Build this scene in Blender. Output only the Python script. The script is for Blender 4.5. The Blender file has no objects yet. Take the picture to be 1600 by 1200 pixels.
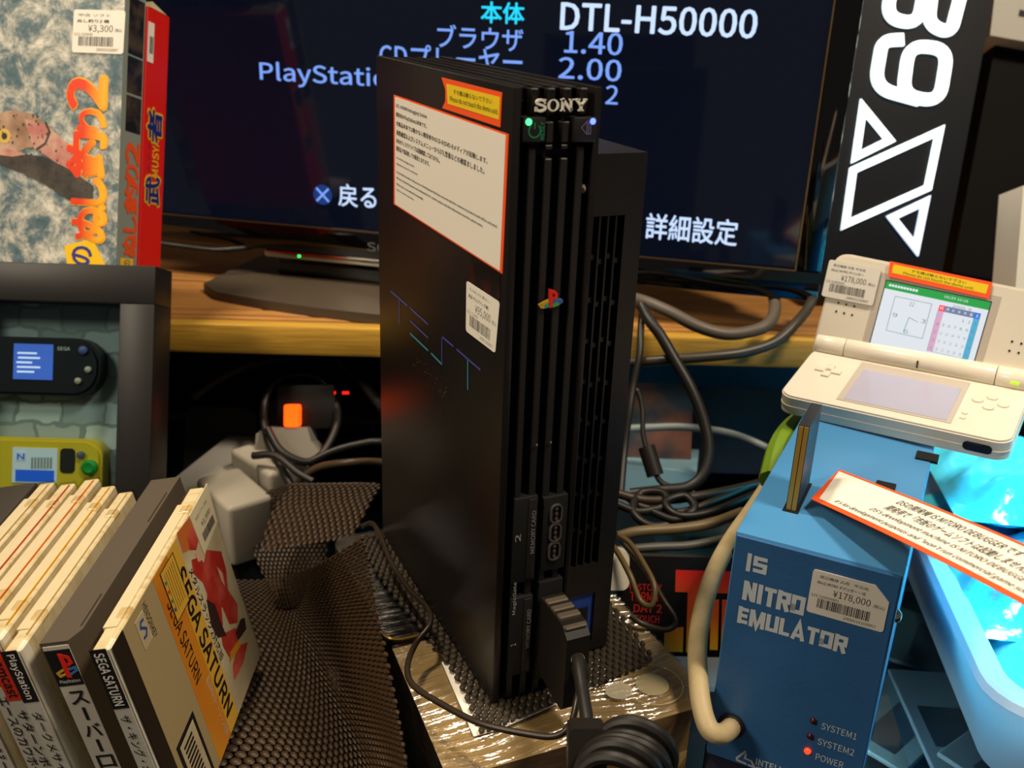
import bpy, bmesh, math, os, random
from mathutils import Vector, Matrix
random.seed(7)
S = bpy.context.scene
COL = S.collection
# ------------------------------------------------------------------ camera
FPX = 1541.68                                   # focal length in pixels of a 1600 x 1200 frame
CAM = Vector((-0.1709, -0.3686, 0.3354))
EX = Vector((0.90866, -0.41599, 0.03597)); EY = Vector((-0.12278, -0.34852, -0.92922)); EF = Vector((0.39908, 0.83993, -0.36776))
cd = bpy.data.cameras.new('camera'); cd.sensor_width = 36; cd.lens = 36 * FPX / 1600; cd.clip_start = .01; cd.clip_end = 50
cd.dof.use_dof = True; cd.dof.focus_distance = .50; cd.dof.aperture_fstop = 11
co = bpy.data.objects.new('camera', cd); COL.objects.link(co)
m = Matrix.Identity(4)
for i, c in enumerate((EX, -EY, -EF)):
    m[0][i], m[1][i], m[2][i] = c
m.translation = CAM
co.matrix_world = m; S.camera = co
# ------------------------------------------------------------------ world, lights, exposure
S.view_settings.view_transform = 'Standard'; S.view_settings.look = 'None'; S.view_settings.gamma = 1
S.view_settings.use_curve_mapping = False; S.view_settings.exposure = 0.0
W = bpy.data.worlds.new('world'); S.world = W; W.use_nodes = True
bg = W.node_tree.nodes['Background']; bg.inputs[0].default_value = (.80, .72, .66, 1); bg.inputs[1].default_value = .10
def lamp(name, kind, loc, target, power, color, size=.2):
    l = bpy.data.lights.new(name, kind); l.energy = power; l.color = color
    if kind == 'AREA': l.shape = 'DISK'; l.size = size
    else: l.shadow_soft_size = size
    o = bpy.data.objects.new(name, l); COL.objects.link(o); o.location = loc
    o.rotation_euler = (Vector(target) - Vector(loc)).to_track_quat('-Z', 'Y').to_euler()
    return o
lamp('ceiling_spot_lamp', 'AREA', (-.30, .42, 1.70), (.0, .1, 0), 20, (1, .85, .64), .14)
lamp('side_spot_lamp', 'AREA', (-1.15, -.10, 1.05), (0, .1, .1), 11, (1, .85, .64), .35)
lamp('ceiling_fill_lamp', 'AREA', (.50, -.60, 1.60), (0, .2, .05), 23, (1, .86, .67), .3)
tl_ = lamp('tray_blue_lamp', 'AREA', (.50, -.06, .17), (.36, -.05, -.06), 1.1, (.0, .70, 1), .06); tl_.data.spread = math.radians(85)
lamp('counter_fill_light', 'POINT', (.215, .0, -.088), (.3, -.1, -.1), .7, (.80, .92, 1), .015)  # unseen point light added under the glass to brighten the cards

# ------------------------------------------------------------------ pixel -> place helpers (pixels of the 1600 x 1200 frame)
def ray(px, py): return EX * ((px - 800) / FPX) + EY * ((py - 600) / FPX) + EF
def at(px, py, dep): return CAM + ray(px, py) * dep
def onz(px, py, z):
    d = ray(px, py); return CAM + d * ((z - CAM.z) / d.z)
def onpl(px, py, P, n):
    d = ray(px, py); return CAM + d * ((Vector(P) - CAM).dot(n) / d.dot(n))
def frame(o, u, v=None, n=None):
    u = Vector(u).normalized()
    if n is None: v = (Vector(v) - Vector(v).dot(u) * u).normalized(); n = u.cross(v)
    else: n = Vector(n).normalized(); v = n.cross(u)
    M = Matrix.Identity(4)
    for i, c in enumerate((u, v, n)): M[0][i], M[1][i], M[2][i] = c
    M.translation = Vector(o); return M
def uv(F, px, py):
    n = F.col[2].to_3d(); p = onpl(px, py, F.translation, n); q = F.inverted() @ p
    return (q.x, q.y)
def T(x, y, z): return Matrix.Translation((x, y, z))

# ------------------------------------------------------------------ materials
def lin(c):
    if isinstance(c, str):
        c = c.lstrip('#'); c = [int(c[i:i + 2], 16) / 255 for i in (0, 2, 4)]
        c = [x / 12.92 if x < .04045 else ((x + .055) / 1.055) ** 2.4 for x in c]
    return tuple(c) + (1,)
MATS = {}
def mat(name, color='#808080', rough=.5, metal=0, spec=.5, emit=None, es=1, alpha=1, trans=0, bump=None, vary=None, coat=0, ior=1.45, sss=0):
    if name in MATS: return MATS[name]
    M = bpy.data.materials.new(name); M.use_nodes = True; nt = M.node_tree; b = nt.nodes['Principled BSDF']
    b.inputs['Base Color'].default_value = lin(color); b.inputs['Roughness'].default_value = rough; b.inputs['Metallic'].default_value = metal
    b.inputs['Specular IOR Level'].default_value = spec; b.inputs['Alpha'].default_value = alpha; b.inputs['Transmission Weight'].default_value = trans
    b.inputs['Coat Weight'].default_value = coat; b.inputs['IOR'].default_value = ior
    if sss: b.inputs['Subsurface Weight'].default_value = sss; b.inputs['Subsurface Radius'].default_value = (.01, .01, .01)
    if emit: b.inputs['Emission Color'].default_value = lin(emit); b.inputs['Emission Strength'].default_value = es
    tc = nt.nodes.new('ShaderNodeTexCoord')
    if bump:
        sc, st = bump[:2]; n = nt.nodes.new('ShaderNodeTexNoise'); n.inputs['Scale'].default_value = sc; n.inputs['Detail'].default_value = 3
        mp = nt.nodes.new('ShaderNodeMapping'); mp.inputs['Scale'].default_value = bump[2] if len(bump) > 2 else (1, 1, 1)
        nt.links.new(tc.outputs['Object'], mp.inputs[0]); nt.links.new(mp.outputs[0], n.inputs['Vector'])
        bp = nt.nodes.new('ShaderNodeBump'); bp.inputs['Strength'].default_value = st; bp.inputs['Distance'].default_value = .002
        nt.links.new(n.outputs['Fac'], bp.inputs['Height']); nt.links.new(bp.outputs[0], b.inputs['Normal'])
    if vary:                                    # (second colour, scale, mapping scale, contrast lo, hi)
        c2, sc, ms, lo, hi = vary; n = nt.nodes.new('ShaderNodeTexNoise'); n.inputs['Scale'].default_value = sc; n.inputs['Detail'].default_value = 5
        mp = nt.nodes.new('ShaderNodeMapping'); mp.inputs['Scale'].default_value = ms
        nt.links.new(tc.outputs['Object'], mp.inputs[0]); nt.links.new(mp.outputs[0], n.inputs['Vector'])
        r = nt.nodes.new('ShaderNodeValToRGB'); r.color_ramp.elements[0].position = lo; r.color_ramp.elements[1].position = hi
        r.color_ramp.elements[0].color = lin(color); r.color_ramp.elements[1].color = lin(c2)
        nt.links.new(n.outputs['Fac'], r.inputs[0]); nt.links.new(r.outputs[0], b.inputs['Base Color'])
    MATS[name] = M; return M
def film(name, tint, gloss_rough, mixf, bump):
    M = bpy.data.materials.new(name); M.use_nodes = True; nt = M.node_tree; nt.nodes.remove(nt.nodes['Principled BSDF'])
    out = nt.nodes['Material Output']; tr = nt.nodes.new('ShaderNodeBsdfTransparent'); gl = nt.nodes.new('ShaderNodeBsdfGlossy')
    tr.inputs[0].default_value = lin(tint); gl.inputs['Roughness'].default_value = gloss_rough; gl.inputs[0].default_value = (1, 1, 1, 1)
    mx = nt.nodes.new('ShaderNodeMixShader'); lw = nt.nodes.new('ShaderNodeLayerWeight'); lw.inputs['Blend'].default_value = mixf
    ge = nt.nodes.new('ShaderNodeNewGeometry'); ma = nt.nodes.new('ShaderNodeMath'); ma.operation = 'SUBTRACT'; ma.use_clamp = True; nt.links.new(lw.outputs['Fresnel'], ma.inputs[0]); nt.links.new(ge.outputs['Backfacing'], ma.inputs[1]); nt.links.new(ma.outputs[0], mx.inputs[0]); nt.links.new(tr.outputs[0], mx.inputs[1]); nt.links.new(gl.outputs[0], mx.inputs[2]); nt.links.new(mx.outputs[0], out.inputs[0])
    if bump:
        tc = nt.nodes.new('ShaderNodeTexCoord'); mp = nt.nodes.new('ShaderNodeMapping'); mp.inputs['Scale'].default_value = bump[2]; mp.inputs['Rotation'].default_value = (0, 0, bump[3])
        n = nt.nodes.new('ShaderNodeTexNoise'); n.inputs['Scale'].default_value = bump[0]; n.inputs['Detail'].default_value = 4
        bp = nt.nodes.new('ShaderNodeBump'); bp.inputs['Strength'].default_value = bump[1]; bp.inputs['Distance'].default_value = .004
        nt.links.new(tc.outputs['Object'], mp.inputs[0]); nt.links.new(mp.outputs[0], n.inputs['Vector']); nt.links.new(n.outputs['Fac'], bp.inputs['Height'])
        nt.links.new(bp.outputs[0], gl.inputs['Normal']); nt.links.new(bp.outputs[0], lw.inputs['Normal'])
    MATS[name] = M; return M
black = mat('black_plastic', '#17120f', .42, bump=(900, .05)); blackm = mat('black_matte_plate', '#130e0b', .36, bump=(1500, .08))
finm = mat('charcoal_fin', '#1c1816', .5); dark = mat('dark_recess', '#050404', .7)
paper = mat('white_paper', '#efe8da', .7); ink = mat('black_ink', '#15120f', .6); greyink = mat('grey_ink', '#5a544c', .6)
orange = mat('orange_border', '#ff5a1e', .6); yellow = mat('yellow_paper', '#f2cf1c', .6); white = mat('white_print', '#e8e4dc', .5)
silver = mat('silver_print', '#eee6d6', .35); rubber = mat('black_rubber', '#1b1713', .45); chrome = mat('chrome', '#d8d0c0', .12, 1)
greyrubber = mat('grey_cable', '#5c5349', .45); beige = mat('beige_cable', '#cfb98c', .5, bump=(120, .15), vary=('#b89e70', 60, (1, 1, 1), .45, .75))
cream = mat('cream_plastic', '#e9dfc8', .4); glossblack = mat('gloss_black', '#060505', .06, coat=.6)

# ------------------------------------------------------------------ mesh builder
class MB:
    def __init__(s, xf=None): s.v = []; s.f = []; s.m = []; s.xf = xf or Matrix.Identity(4)
    def raw(s, vs, fs, mi=0, xf=None):
        X = s.xf @ xf if xf is not None else s.xf; k = len(s.v)
        s.v += [X @ Vector(p) for p in vs]; s.f += [[i + k for i in f] for f in fs]; s.m += ([mi] * len(fs) if isinstance(mi, int) else list(mi)); return s
    def box(s, lo, hi, mi=0, xf=None, bev=0, seg=2):
        if bev:
            b = bmesh.new(); bmesh.ops.create_cube(b, size=1)
            for v in b.verts: v.co = Vector([(lo[i] + hi[i]) / 2 + v.co[i] * (hi[i] - lo[i]) for i in range(3)])
            bmesh.ops.bevel(b, geom=b.edges[:], offset=bev, segments=seg, profile=.5, affect='EDGES'); return s.bm(b, mi, xf)
        v = [(x, y, z) for x in (lo[0], hi[0]) for y in (lo[1], hi[1]) for z in (lo[2], hi[2])]
        return s.raw(v, [(0, 1, 3, 2), (4, 6, 7, 5), (0, 4, 5, 1), (2, 3, 7, 6), (0, 2, 6, 4), (1, 5, 7, 3)], mi, xf)
    def bm(s, b, mi=0, xf=None):
        b.verts.index_update(); s.raw([v.co.copy() for v in b.verts], [[v.index for v in f.verts] for f in b.faces], mi, xf); b.free(); return s
    def prism(s, pts, z0, z1, mi=0, xf=None, side=None):
        n = len(pts); v = [(p[0], p[1], z0) for p in pts] + [(p[0], p[1], z1) for p in pts]
        f = [list(range(n))[::-1], list(range(n, 2 * n))] + [(i, (i + 1) % n, n + (i + 1) % n, n + i) for i in range(n)]
        return s.raw(v, f, [mi, mi] + [mi if side is None else side] * n, xf)
    def poly(s, pts, z=0, mi=0, xf=None): return s.raw([(p[0], p[1], z) for p in pts], [list(range(len(pts)))], mi, xf)
    def tube(s, pts, r, mi=0, seg=10, closed=False, sub=6, xf=None, cap=True):
        P = [Vector(p) for p in pts]; P = smooth(P, sub, closed) if sub > 1 else P; n = len(P); vs = []; fs = []; up = None
        for i, p in enumerate(P):
            t = (P[(i + 1) % n] - P[i - 1]) if closed else (P[min(i + 1, n - 1)] - P[max(i - 1, 0)])
            t.normalize()
            if up is None: up = t.orthogonal().normalized()
            up = (up - up.dot(t) * t).normalized(); w = t.cross(up)
            rr = r(i / (n - 1)) if callable(r) else r
            vs += [p + (up * math.cos(a) + w * math.sin(a)) * rr for a in [2 * math.pi * k / seg for k in range(seg)]]
        for i in range(n if closed else n - 1):
            j = (i + 1) % n
            fs += [(i * seg + k, i * seg + (k + 1) % seg, j * seg + (k + 1) % seg, j * seg + k) for k in range(seg)]
        if cap and not closed: fs += [list(range(seg))[::-1], list(range((n - 1) * seg, n * seg))]
        return s.raw(vs, fs, mi, xf)
    def lathe(s, prof, mi=0, seg=24, xf=None):
        vs = []; fs = []; n = len(prof)
        for k in range(seg):
            a = 2 * math.pi * k / seg; vs += [(r * math.cos(a), r * math.sin(a), z) for r, z in prof]
        for k in range(seg):
            l = (k + 1) % seg; fs += [(k * n + i, l * n + i, l * n + i + 1, k * n + i + 1) for i in range(n - 1)]
        fs += [[k * n for k in range(seg)][::-1], [k * n + n - 1 for k in range(seg)]]
        return s.raw(vs, fs, mi, xf)
    def stroke(s, pts, w, mi=0, z=0, closed=False, xf=None, h=0):
        P = [Vector((p[0], p[1])) for p in pts]; n = len(P); L = []; Rr = []
        for i in range(n):
            a = (P[i] - P[i - 1]).normalized() if (closed or i > 0) else None; b = (P[(i + 1) % n] - P[i]).normalized() if (closed or i < n - 1) else None
            if a is None: a = b
            if b is None: b = a
            na = Vector((-a.y, a.x)); nb = Vector((-b.y, b.x)); mm = (na + nb)
            mm = mm.normalized() if mm.length > 1e-6 else na
            k = w / 2 / max(.35, mm.dot(na)); L.append(P[i] + mm * k); Rr.append(P[i] - mm * k)
        vs = [(p.x, p.y, z + h) for p in L] + [(p.x, p.y, z + h) for p in Rr]; fs = []
        for i in range(n if closed else n - 1): fs.append((i, n + i, n + (i + 1) % n, (i + 1) % n))
        if h:
            k = len(vs); vs += [(a, b, z) for a, b, c in vs[:]]
            for i in range(n if closed else n - 1):
                j = (i + 1) % n; fs += [(i, j, k + j, k + i), (n + i, k + n + i, k + n + j, n + j)]
            if not closed: fs += [(0, k, k + n, n), (n - 1, 2 * n - 1, k + 2 * n - 1, k + n - 1)]
        return s.raw(vs, fs, mi, xf)
    def grid(s, fn, nu, nv, mi=0, xf=None):
        vs = [fn(i / nu, j / nv) for j in range(nv + 1) for i in range(nu + 1)]
        return s.raw(vs, [(j * (nu + 1) + i, j * (nu + 1) + i + 1, (j + 1) * (nu + 1) + i + 1, (j + 1) * (nu + 1) + i) for j in range(nv) for i in range(nu)], mi, xf)
    def text(s, body, box, mi=0, z=0, xf=None, align='L', bold=0, font=None, keep=False, rot=0, shear=0):
        """lettering fitted into box=(x0,y0,w,h) of the frame; keep=True keeps its proportions from the height"""
        c = bpy.data.curves.new('t', 'FONT'); c.body = body; c.size = 1; c.resolution_u = 3; c.shear = shear
        if FONT: c.font = FONT
        fat = (bold if bold > .005 else 0) * (.30 if FONT else 1)
        o = bpy.data.objects.new('t', c); COL.objects.link(o); bpy.context.view_layer.update()
        me = bpy.data.meshes.new_from_object(o.evaluated_get(bpy.context.evaluated_depsgraph_get()))
        vs = [v.co.copy() for v in me.vertices]; fs = [list(p.vertices) for p in me.polygons]
        bpy.data.objects.remove(o); bpy.data.curves.remove(c); bpy.data.meshes.remove(me)
        if not vs: return s
        x0 = min(v.x for v in vs); x1 = max(v.x for v in vs); y0 = min(v.y for v in vs); y1 = max(v.y for v in vs)
        X, Y, w, h = box; w0, h0 = x1 - x0, y1 - y0
        if rot:                                  # 1: turned a quarter left (reads upward), -1: reads downward
            vs = [Vector((-(v.y - y0) * 1.0, v.x - x0, 0)) if rot > 0 else Vector((v.y - y0, -(v.x - x0), 0)) for v in vs]
            x0 = -h0 if rot > 0 else 0; y0 = 0 if rot > 0 else -w0; w0, h0 = h0, w0
        sx = w / w0 if w else h / h0; sy = h / h0 if h else sx
        if keep: sx = sy
        off = X if align == 'L' else X - w0 * sx if align == 'R' else X - w0 * sx / 2
        em = (sx if not rot else sy)
        for dx, dy in (((0, 0),) if not fat else ((-1, 0), (1, 0), (0, 1), (0, -1), (.7, .7), (-.7, .7), (.7, -.7), (-.7, -.7))):
            s.raw([((v.x - x0) * sx + off + dx * fat * sx, (v.y - y0) * sy + Y + dy * fat * sy, z + (.000004 * dx + .000007 * dy)) for v in vs], fs, mi, xf)
        return s
    def build(s, name, mats, parent=None, origin=None, smooth_angle=35, flat=False):
        me = bpy.data.meshes.new(name); M = WORLD[parent.name] if parent else (origin if isinstance(origin, Matrix) else Matrix.Translation(origin if origin is not None else (0, 0, 0)))
        I = M.inverted(); me.from_pydata([I @ v for v in s.v], [], s.f)
        for k in (mats if isinstance(mats, (list, tuple)) else [mats]): me.materials.append(k)
        me.polygons.foreach_set('material_index', s.m)
        if not flat:
            me.polygons.foreach_set('use_smooth', [True] * len(me.polygons)); me.set_sharp_from_angle(angle=math.radians(smooth_angle))
        me.validate(); me.update()
        o = bpy.data.objects.new(name, me); COL.objects.link(o)
        if parent: o.parent = parent; WORLD[o.name] = M
        else: o.matrix_world = M; WORLD[o.name] = M
        return o
WORLD = {}
def smooth(P, sub, closed=False):
    n = len(P); out = []
    for i in range(n if closed else n - 1):
        p1, p2 = P[i], P[(i + 1) % n]; p0 = P[i - 1] if (closed or i > 0) else p1 * 2 - p2; p3 = P[(i + 2) % n] if (closed or i + 2 < n) else p2 * 2 - p1
        for k in range(sub):
            t = k / sub; out.append(.5 * ((2 * p1) + (p2 - p0) * t + (2 * p0 - 5 * p1 + 4 * p2 - p3) * t * t + (3 * p1 - p0 - 3 * p2 + p3) * t ** 3))
    if not closed: out.append(P[-1].copy())
    return out
def load_font():
    try: return bpy.data.fonts.load(os.path.join(bpy.utils.resource_path('LOCAL'), 'datafiles', 'fonts', 'Noto Sans CJK Regular.woff2'))
    except Exception: return None
FONT = load_font()
def tag(o, label=None, cat=None, group=None, kind=None):
    if label: o['label'] = label
    if cat: o['category'] = cat
    if group: o['group'] = group
    if kind: o['kind'] = kind
    return o
def thing(name, M, label, cat, group=None):
    o = bpy.data.objects.new(name, None); COL.objects.link(o); o.empty_display_size = .02
    M = M if isinstance(M, Matrix) else Matrix.Translation(M); o.matrix_world = M; WORLD[o.name] = M
    return tag(o, label, cat, group)
def rrect(x0, y0, x1, y1, r, n=5, cut=None):
    P = []
    for cx, cy, a0 in ((x1 - r, y1 - r, 0), (x0 + r, y1 - r, 90), (x0 + r, y0 + r, 180), (x1 - r, y0 + r, 270)):
        if cut and a0 == 0: P += [(x1, y1 - cut), (x1 - cut, y1)]; continue
        P += [(cx + r * math.cos(math.radians(a0 + 90 * k / n)), cy + r * math.sin(math.radians(a0 + 90 * k / n))) for k in range(n + 1)]
    return P
def barcode(mb, x0, y0, w, h, mi, z, xf, seed=1):
    R = random.Random(seed); x = x0
    while x < x0 + w:
        b = R.choice((.5, .8, 1.3)) * w / 62; mb.poly([(x, y0), (min(x + b, x0 + w), y0), (min(x + b, x0 + w), y0 + h), (x, y0 + h)], z, mi, xf); x += b + R.choice((.5, .8, 1.2)) * w / 62
def price_sticker(F, w, h, price, l1, l2, l3, cut=0, seed=1, t=.0003):
    mb = MB(F); mb.prism(rrect(0, 0, w, h, h * .06, 4, cut), 0, t, 0); z = t + .00008
    mb.text(l1, (w * .1, h * .84, w * .62, h * .07), 1, z); mb.text(l2, (w * .08, h * .70, w * .62, h * .08), 1, z, bold=.02)
    mb.text(price, (w * .30, h * .46, w * .48, h * .19), 1, z, bold=.0); mb.text('(税込)', (w * .82, h * .49, w * .14, h * .09), 1, z)
    mb.text(l3, (w * .03, h * .40, w * .36, h * .06), 1, z); barcode(mb, w * .12, h * .16, w * .68, h * .22, 1, z, None, seed)
    mb.text('2400010108907', (w * .48, h * .05, w * .42, h * .065), 1, z); return mb

# ================================================================== the setting
GZ = -.068                                      # top of the glass counter
SU = Vector((.918, -.396, 0)).normalized(); SN = Vector((.396, .918, 0)).normalized(); S0 = Vector((-.0993, .3982, 0))
SF = frame(S0, SU, SN)                          # x along the shelf, y back, z up
wallm = mat('back_wall_paint', '#2c211c', .8, vary=('#1a1412', 6, (1, 1, 1), .3, .7))
mb = MB(SF); mb.box((-1.2, .47, -.9), (1.6, .52, 1.6)); tag(mb.build('wall_back', wallm, origin=SF), kind='structure')
floorm = mat('floor_carpet', '#1b1715', .9, vary=('#2a2420', 30, (1, 1, 1), .3, .7))
mb = MB(SF); mb.box((-1.2, -1.6, -.92), (1.6, .47, -.9)); tag(mb.build('floor', floorm, origin=SF), kind='structure')
bluewall = mat('blue_panel', '#2f96d8', .5)
mb = MB(SF); mb.box((.285, .150, GZ + .002), (.62, .160, .0575)); tag(mb.build('blue_back_panel', bluewall, origin=SF), 'blue panel under the right end of the wooden shelf', 'panel')

# glass counter: a cabinet with a glass top, printed sheets lie inside it
CF = SF
counter = thing('glass_counter', CF @ T(0, 0, GZ), 'shop counter with a clear glass top carrying the whole display', 'counter')
glassm = film('counter_glass', '#b9cdd0', .03, .22, None)
mb = MB(CF); mb.box((-.62, -.62, GZ - .006), (1.0, .455, GZ)); mb.build('glass_top', glassm, counter)
inn = mat('counter_inside', '#14181b', .6, vary=('#222a30', 18, (1, 1, 1), .35, .65))
mb = MB(CF); mb.box((-.62, -.62, -.9), (1.0, .455, GZ - .055)); mb.build('cabinet', inn, counter)
mb = MB(CF)
for lo, hi in (((-.62, -.62), (1.0, -.60)), ((-.62, .435), (1.0, .455)), ((-.62, -.60), (-.60, .435)), ((.98, -.60), (1.0, .435))):
    mb.box((lo[0], lo[1], GZ - .055), (hi[0], hi[1], GZ - .006))
mb.build('frame', mat('counter_frame', '#1b1a1a', .4), counter)

# wooden shelf
wood = mat('shelf_board', '#b98244', .5, vary=('#96642f', 14, (1.5, 22, 22), .3, .7)); wood2 = mat('shelf_batten', '#c89c3c', .45, vary=('#a67c2a', 20, (1.2, 26, 26), .3, .7))
shelf = thing('wooden_shelf', SF @ T(0, 0, .064), 'wooden shelf board with a yellow front batten carrying the television', 'shelf')
mb = MB(SF); mb.box((-.45, .0015, .064), (.72, .016, .0885), bev=.003); mb.build('front_batten', wood2, shelf)
mb = MB(SF); mb.box((-.45, .0185, .066), (.72, .026, .0885), bev=.0012); mb.box((-.45, .028, .066), (.72, .041, .0885), bev=.0012); mb.box((-.45, .043, .066), (.72, .46, .0885), bev=.0012); mb.build('board', wood, shelf)
mb = MB(SF); mb.box((-.42, .02, .058), (.70, .45, .0655)); mb.build('underside_cleat', mat('shelf_under', '#241812', .7), shelf)

# ================================================================== television
TA = Vector((.3631, .2049, .12)); TD = Vector((-.79248, .6099, 0)); TW, TH = .704, .44
TF = frame(TA + TD * TW, -TD, (0, 0, 1))        # x right, y up, z towards the viewer
tv = thing('television', TF, 'large glossy black flat television showing blue menu text', 'television')
mb = MB(TF); mb.prism(rrect(0, 0, TW, TH, .008, 4), -.012, -.0005); mb.box((.03, .02, -.055), (TW - .03, TH - .02, -.012), bev=.01); mb.build('cabinet', glossblack, tv)
mb = MB(TF)
x0, y0, x1, y1 = .0195, .0235, TW - .0195, TH - .02
for a, b, c, d in ((0, 0, TW, y0), (0, y1, TW, TH), (0, y0, x0, y1), (x1, y0, TW, y1)): mb.box((a, b, -.0005), (c, d, .004), bev=.0012)
bz = mb.build('bezel', glossblack, tv)
gold = mat('bezel_inner_edge', '#8a6f48', .25, .7)
mb = MB(TF); mb.stroke([(x0, y0), (x1, y0), (x1, y1), (x0, y1)], .0012, 0, .0042, True); mb.build('inner_trim', gold, bz)
scr = mat('screen_panel', '#04060c', .08, emit='#070b18', es=.9, coat=.3)
mb = MB(TF); mb.box((x0, y0, -.001), (x1, y1, .0005)); sc_o = mb.build('screen', scr, tv)
tl = mat('screen_text_blue', '#000000', .3, emit='#7fa8ff', es=1.0); tw = mat('screen_text_white', '#000000', .3, emit='#c6dcff', es=1.15); tcy = mat('screen_text_cyan', '#000000', .3, emit='#22d8ff', es=1.1); tdb = mat('screen_icon_blue', '#000000', .3, emit='#1d3f86', es=.8)
mb = MB(TF)
def tvt(body, p0, p1, mi, bold=.0):
    """lettering between two pixels: lower left and upper right"""
    a = uv(TF, *p0); b = uv(TF, *p1); mb.text(body, (a[0], a[1], b[0] - a[0], b[1] - a[1]), mi, .001, bold=bold)
mb = MB(TF); tvt('本体', (752, 35), (820, 5), 2, .02); mb.build('menu_text', [tl, tw, tcy, tdb], sc_o, flat=True)
mb = MB(TF); tvt('DTL-H50000', (876, 46), (1185, 16), 1, .022); mb.build('menu_text', [tl, tw, tcy, tdb], sc_o, flat=True)
mb = MB(TF); tvt('ブラウザ', (684, 74), (818, 44), 0, .012); mb.build('menu_text', [tl, tw, tcy, tdb], sc_o, flat=True)
mb = MB(TF); tvt('1.40', (882, 82), (974, 52), 0, .012); mb.build('menu_text', [tl, tw, tcy, tdb], sc_o, flat=True)
mb = MB(TF); tvt('CDプレーヤー', (594, 104), (817, 78), 0, .012); mb.build('menu_text', [tl, tw, tcy, tdb], sc_o, flat=True)
mb = MB(TF); tvt('2.00', (873, 122), (972, 94), 0, .012); mb.build('menu_text', [tl, tw, tcy, tdb], sc_o, flat=True)
mb = MB(TF); tvt('PlayStation', (408, 132), (632, 108), 0, .012); mb.build('menu_text', [tl, tw, tcy, tdb], sc_o, flat=True)
mb = MB(TF); tvt('2', (946, 162), (967, 134), 0, .008); mb.build('menu_text', [tl, tw, tcy, tdb], sc_o, flat=True)
mb = MB(TF); tvt('戻る', (530, 321), (588, 291), 1, .012); mb.build('menu_text', [tl, tw, tcy, tdb], sc_o, flat=True)
mb = MB(TF); tvt('詳細設定', (1008, 372), (1155, 344), 1, .014); mb.build('menu_text', [tl, tw, tcy, tdb], sc_o, flat=True)
mb = MB(TF); cx, cy = uv(TF, 505, 304); r = .0085
mb.poly([(cx + r * math.cos(a), cy + r * math.sin(a)) for a in [2 * math.pi * k / 24 for k in range(24)]], .001, 3)
for sgn in (1, -1): mb.stroke([(cx - .0055, cy - .0055 * sgn), (cx + .0055, cy + .0055 * sgn)], .0018, 0, .0013)
mb.build('button_symbol', [tl, tw, tcy, tdb], sc_o, flat=True); mb = MB(TF)
cx, cy = uv(TF, 985, 342); mb.stroke([(cx - .007, cy - .006), (cx + .007, cy - .006), (cx, cy + .007)], .0018, 0, .0013, True)
mb.build('button_symbol', [tl, tw, tcy, tdb], sc_o, flat=True)
cxc = TW - .352
mb = MB(TF); mb.box((cxc - .114, -.006, -.006), (cxc + .114, .0005, .006), bev=.002); st = mb.build('chrome_strip', chrome, tv)
mb = MB(TF); lx, ly = uv(TF, 472, 397); mb.lathe([(.0011, 0), (.0011, .0006), (.0005, .001)], xf=T(lx, -.0025, .006)); mb.build('standby_light', mat('led_green', '#001000', emit='#18ff50', es=3), st)
mb = MB(TF)
sx = cxc - .019; mb.text('SONY', (sx, .0075, .038, .0075), 0, .0046, bold=.02); mb.build('maker_logo', mat('logo_grey', '#8b8b8b', .3, .6), bz, flat=True)
mb = MB(TF); mb.box((cxc - .108, -.0235, -.035), (cxc + .108, -.005, -.004), bev=.003); mb.build('stand_neck', glossblack, tv)
P = [(cxc - .150 + .3 * k / 16, .078 - .020 * abs(2 * k / 16 - 1) ** 2.2) for k in range(17)]
P = [(cxc - .15, -.07)] + [(cxc - .152, .045)] + P[1:-1] + [(cxc + .152, .045)] + [(cxc + .15, -.07)]
bs = mat('stand_base_black', '#4a4034', .4)
mb = MB(frame(TF.translation, TF.col[0].to_3d(), -Vector(TF.col[2].to_3d())))  # x right, y back, z up
mb.prism([(x, -y) for x, y in P][::-1], -.0312, -.0235, 0); mb.build('stand_base', bs, tv)

# ================================================================== glowing sign board
DS_ = .86
ph = math.atan(.197)
def ffp(px, py, dep, phi):
    u = EX * math.cos(phi) + EY * math.sin(phi); n = -EF; return frame(at(px, py, dep), u, n=n)
GF = ffp(1400, 300, DS_, ph)
sign = thing('glowing_sign', GF, 'black upright sign board with glowing white digits and triangles', 'sign')
signb = mat('sign_board', '#080b12', .5, spec=.2)
def P2(F, *pp): return [uv(F, *p) for p in pp]
q = P2(GF, (1260, 462), (1470, 436), (1560, -12), (1600, -260), (1345, -260))
mb = MB(GF); mb.prism([q[0], q[1], q[3], q[4]], -.018, 0); mb.build('panel', signb, sign)
glow = mat('sign_glow', '#ffffff', .4, emit='#e4fbff', es=1.6); glowb = mat('sign_glow_blue', '#ffffff', .4, emit='#c9dcff', es=1.3)
def zp(x, y): return (x / 2.857 + 1260, y / 2.857)
def gpath(pts, w, closed=False, sm=0, mi=0, out=None):
    Q = [Vector(uv(GF, *zp(*p)) + (0,)) for p in pts]
    if sm: Q = smooth(Q, sm, closed)
    out.stroke([(p.x, p.y) for p in Q], w, mi, .0002, closed, h=.003)
sw = 54 / 2.857 * DS_ / FPX
def rounded(pts, rad, closed):
    out = []; n = len(pts)
    for i, p in enumerate(pts):
        p = Vector(p)
        if not closed and i in (0, n - 1): out.append(tuple(p)); continue
        a = Vector(pts[i - 1]) - p; b = Vector(pts[(i + 1) % n]) - p; ra = min(rad, a.length * .48, b.length * .48); A = p + a.normalized() * ra; Bq = p + b.normalized() * ra
        for k in range(8): t = k / 7; out.append(tuple((1 - t) ** 2 * A + 2 * t * (1 - t) * p + t * t * Bq))
    return out
mb = MB(GF)
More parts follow.
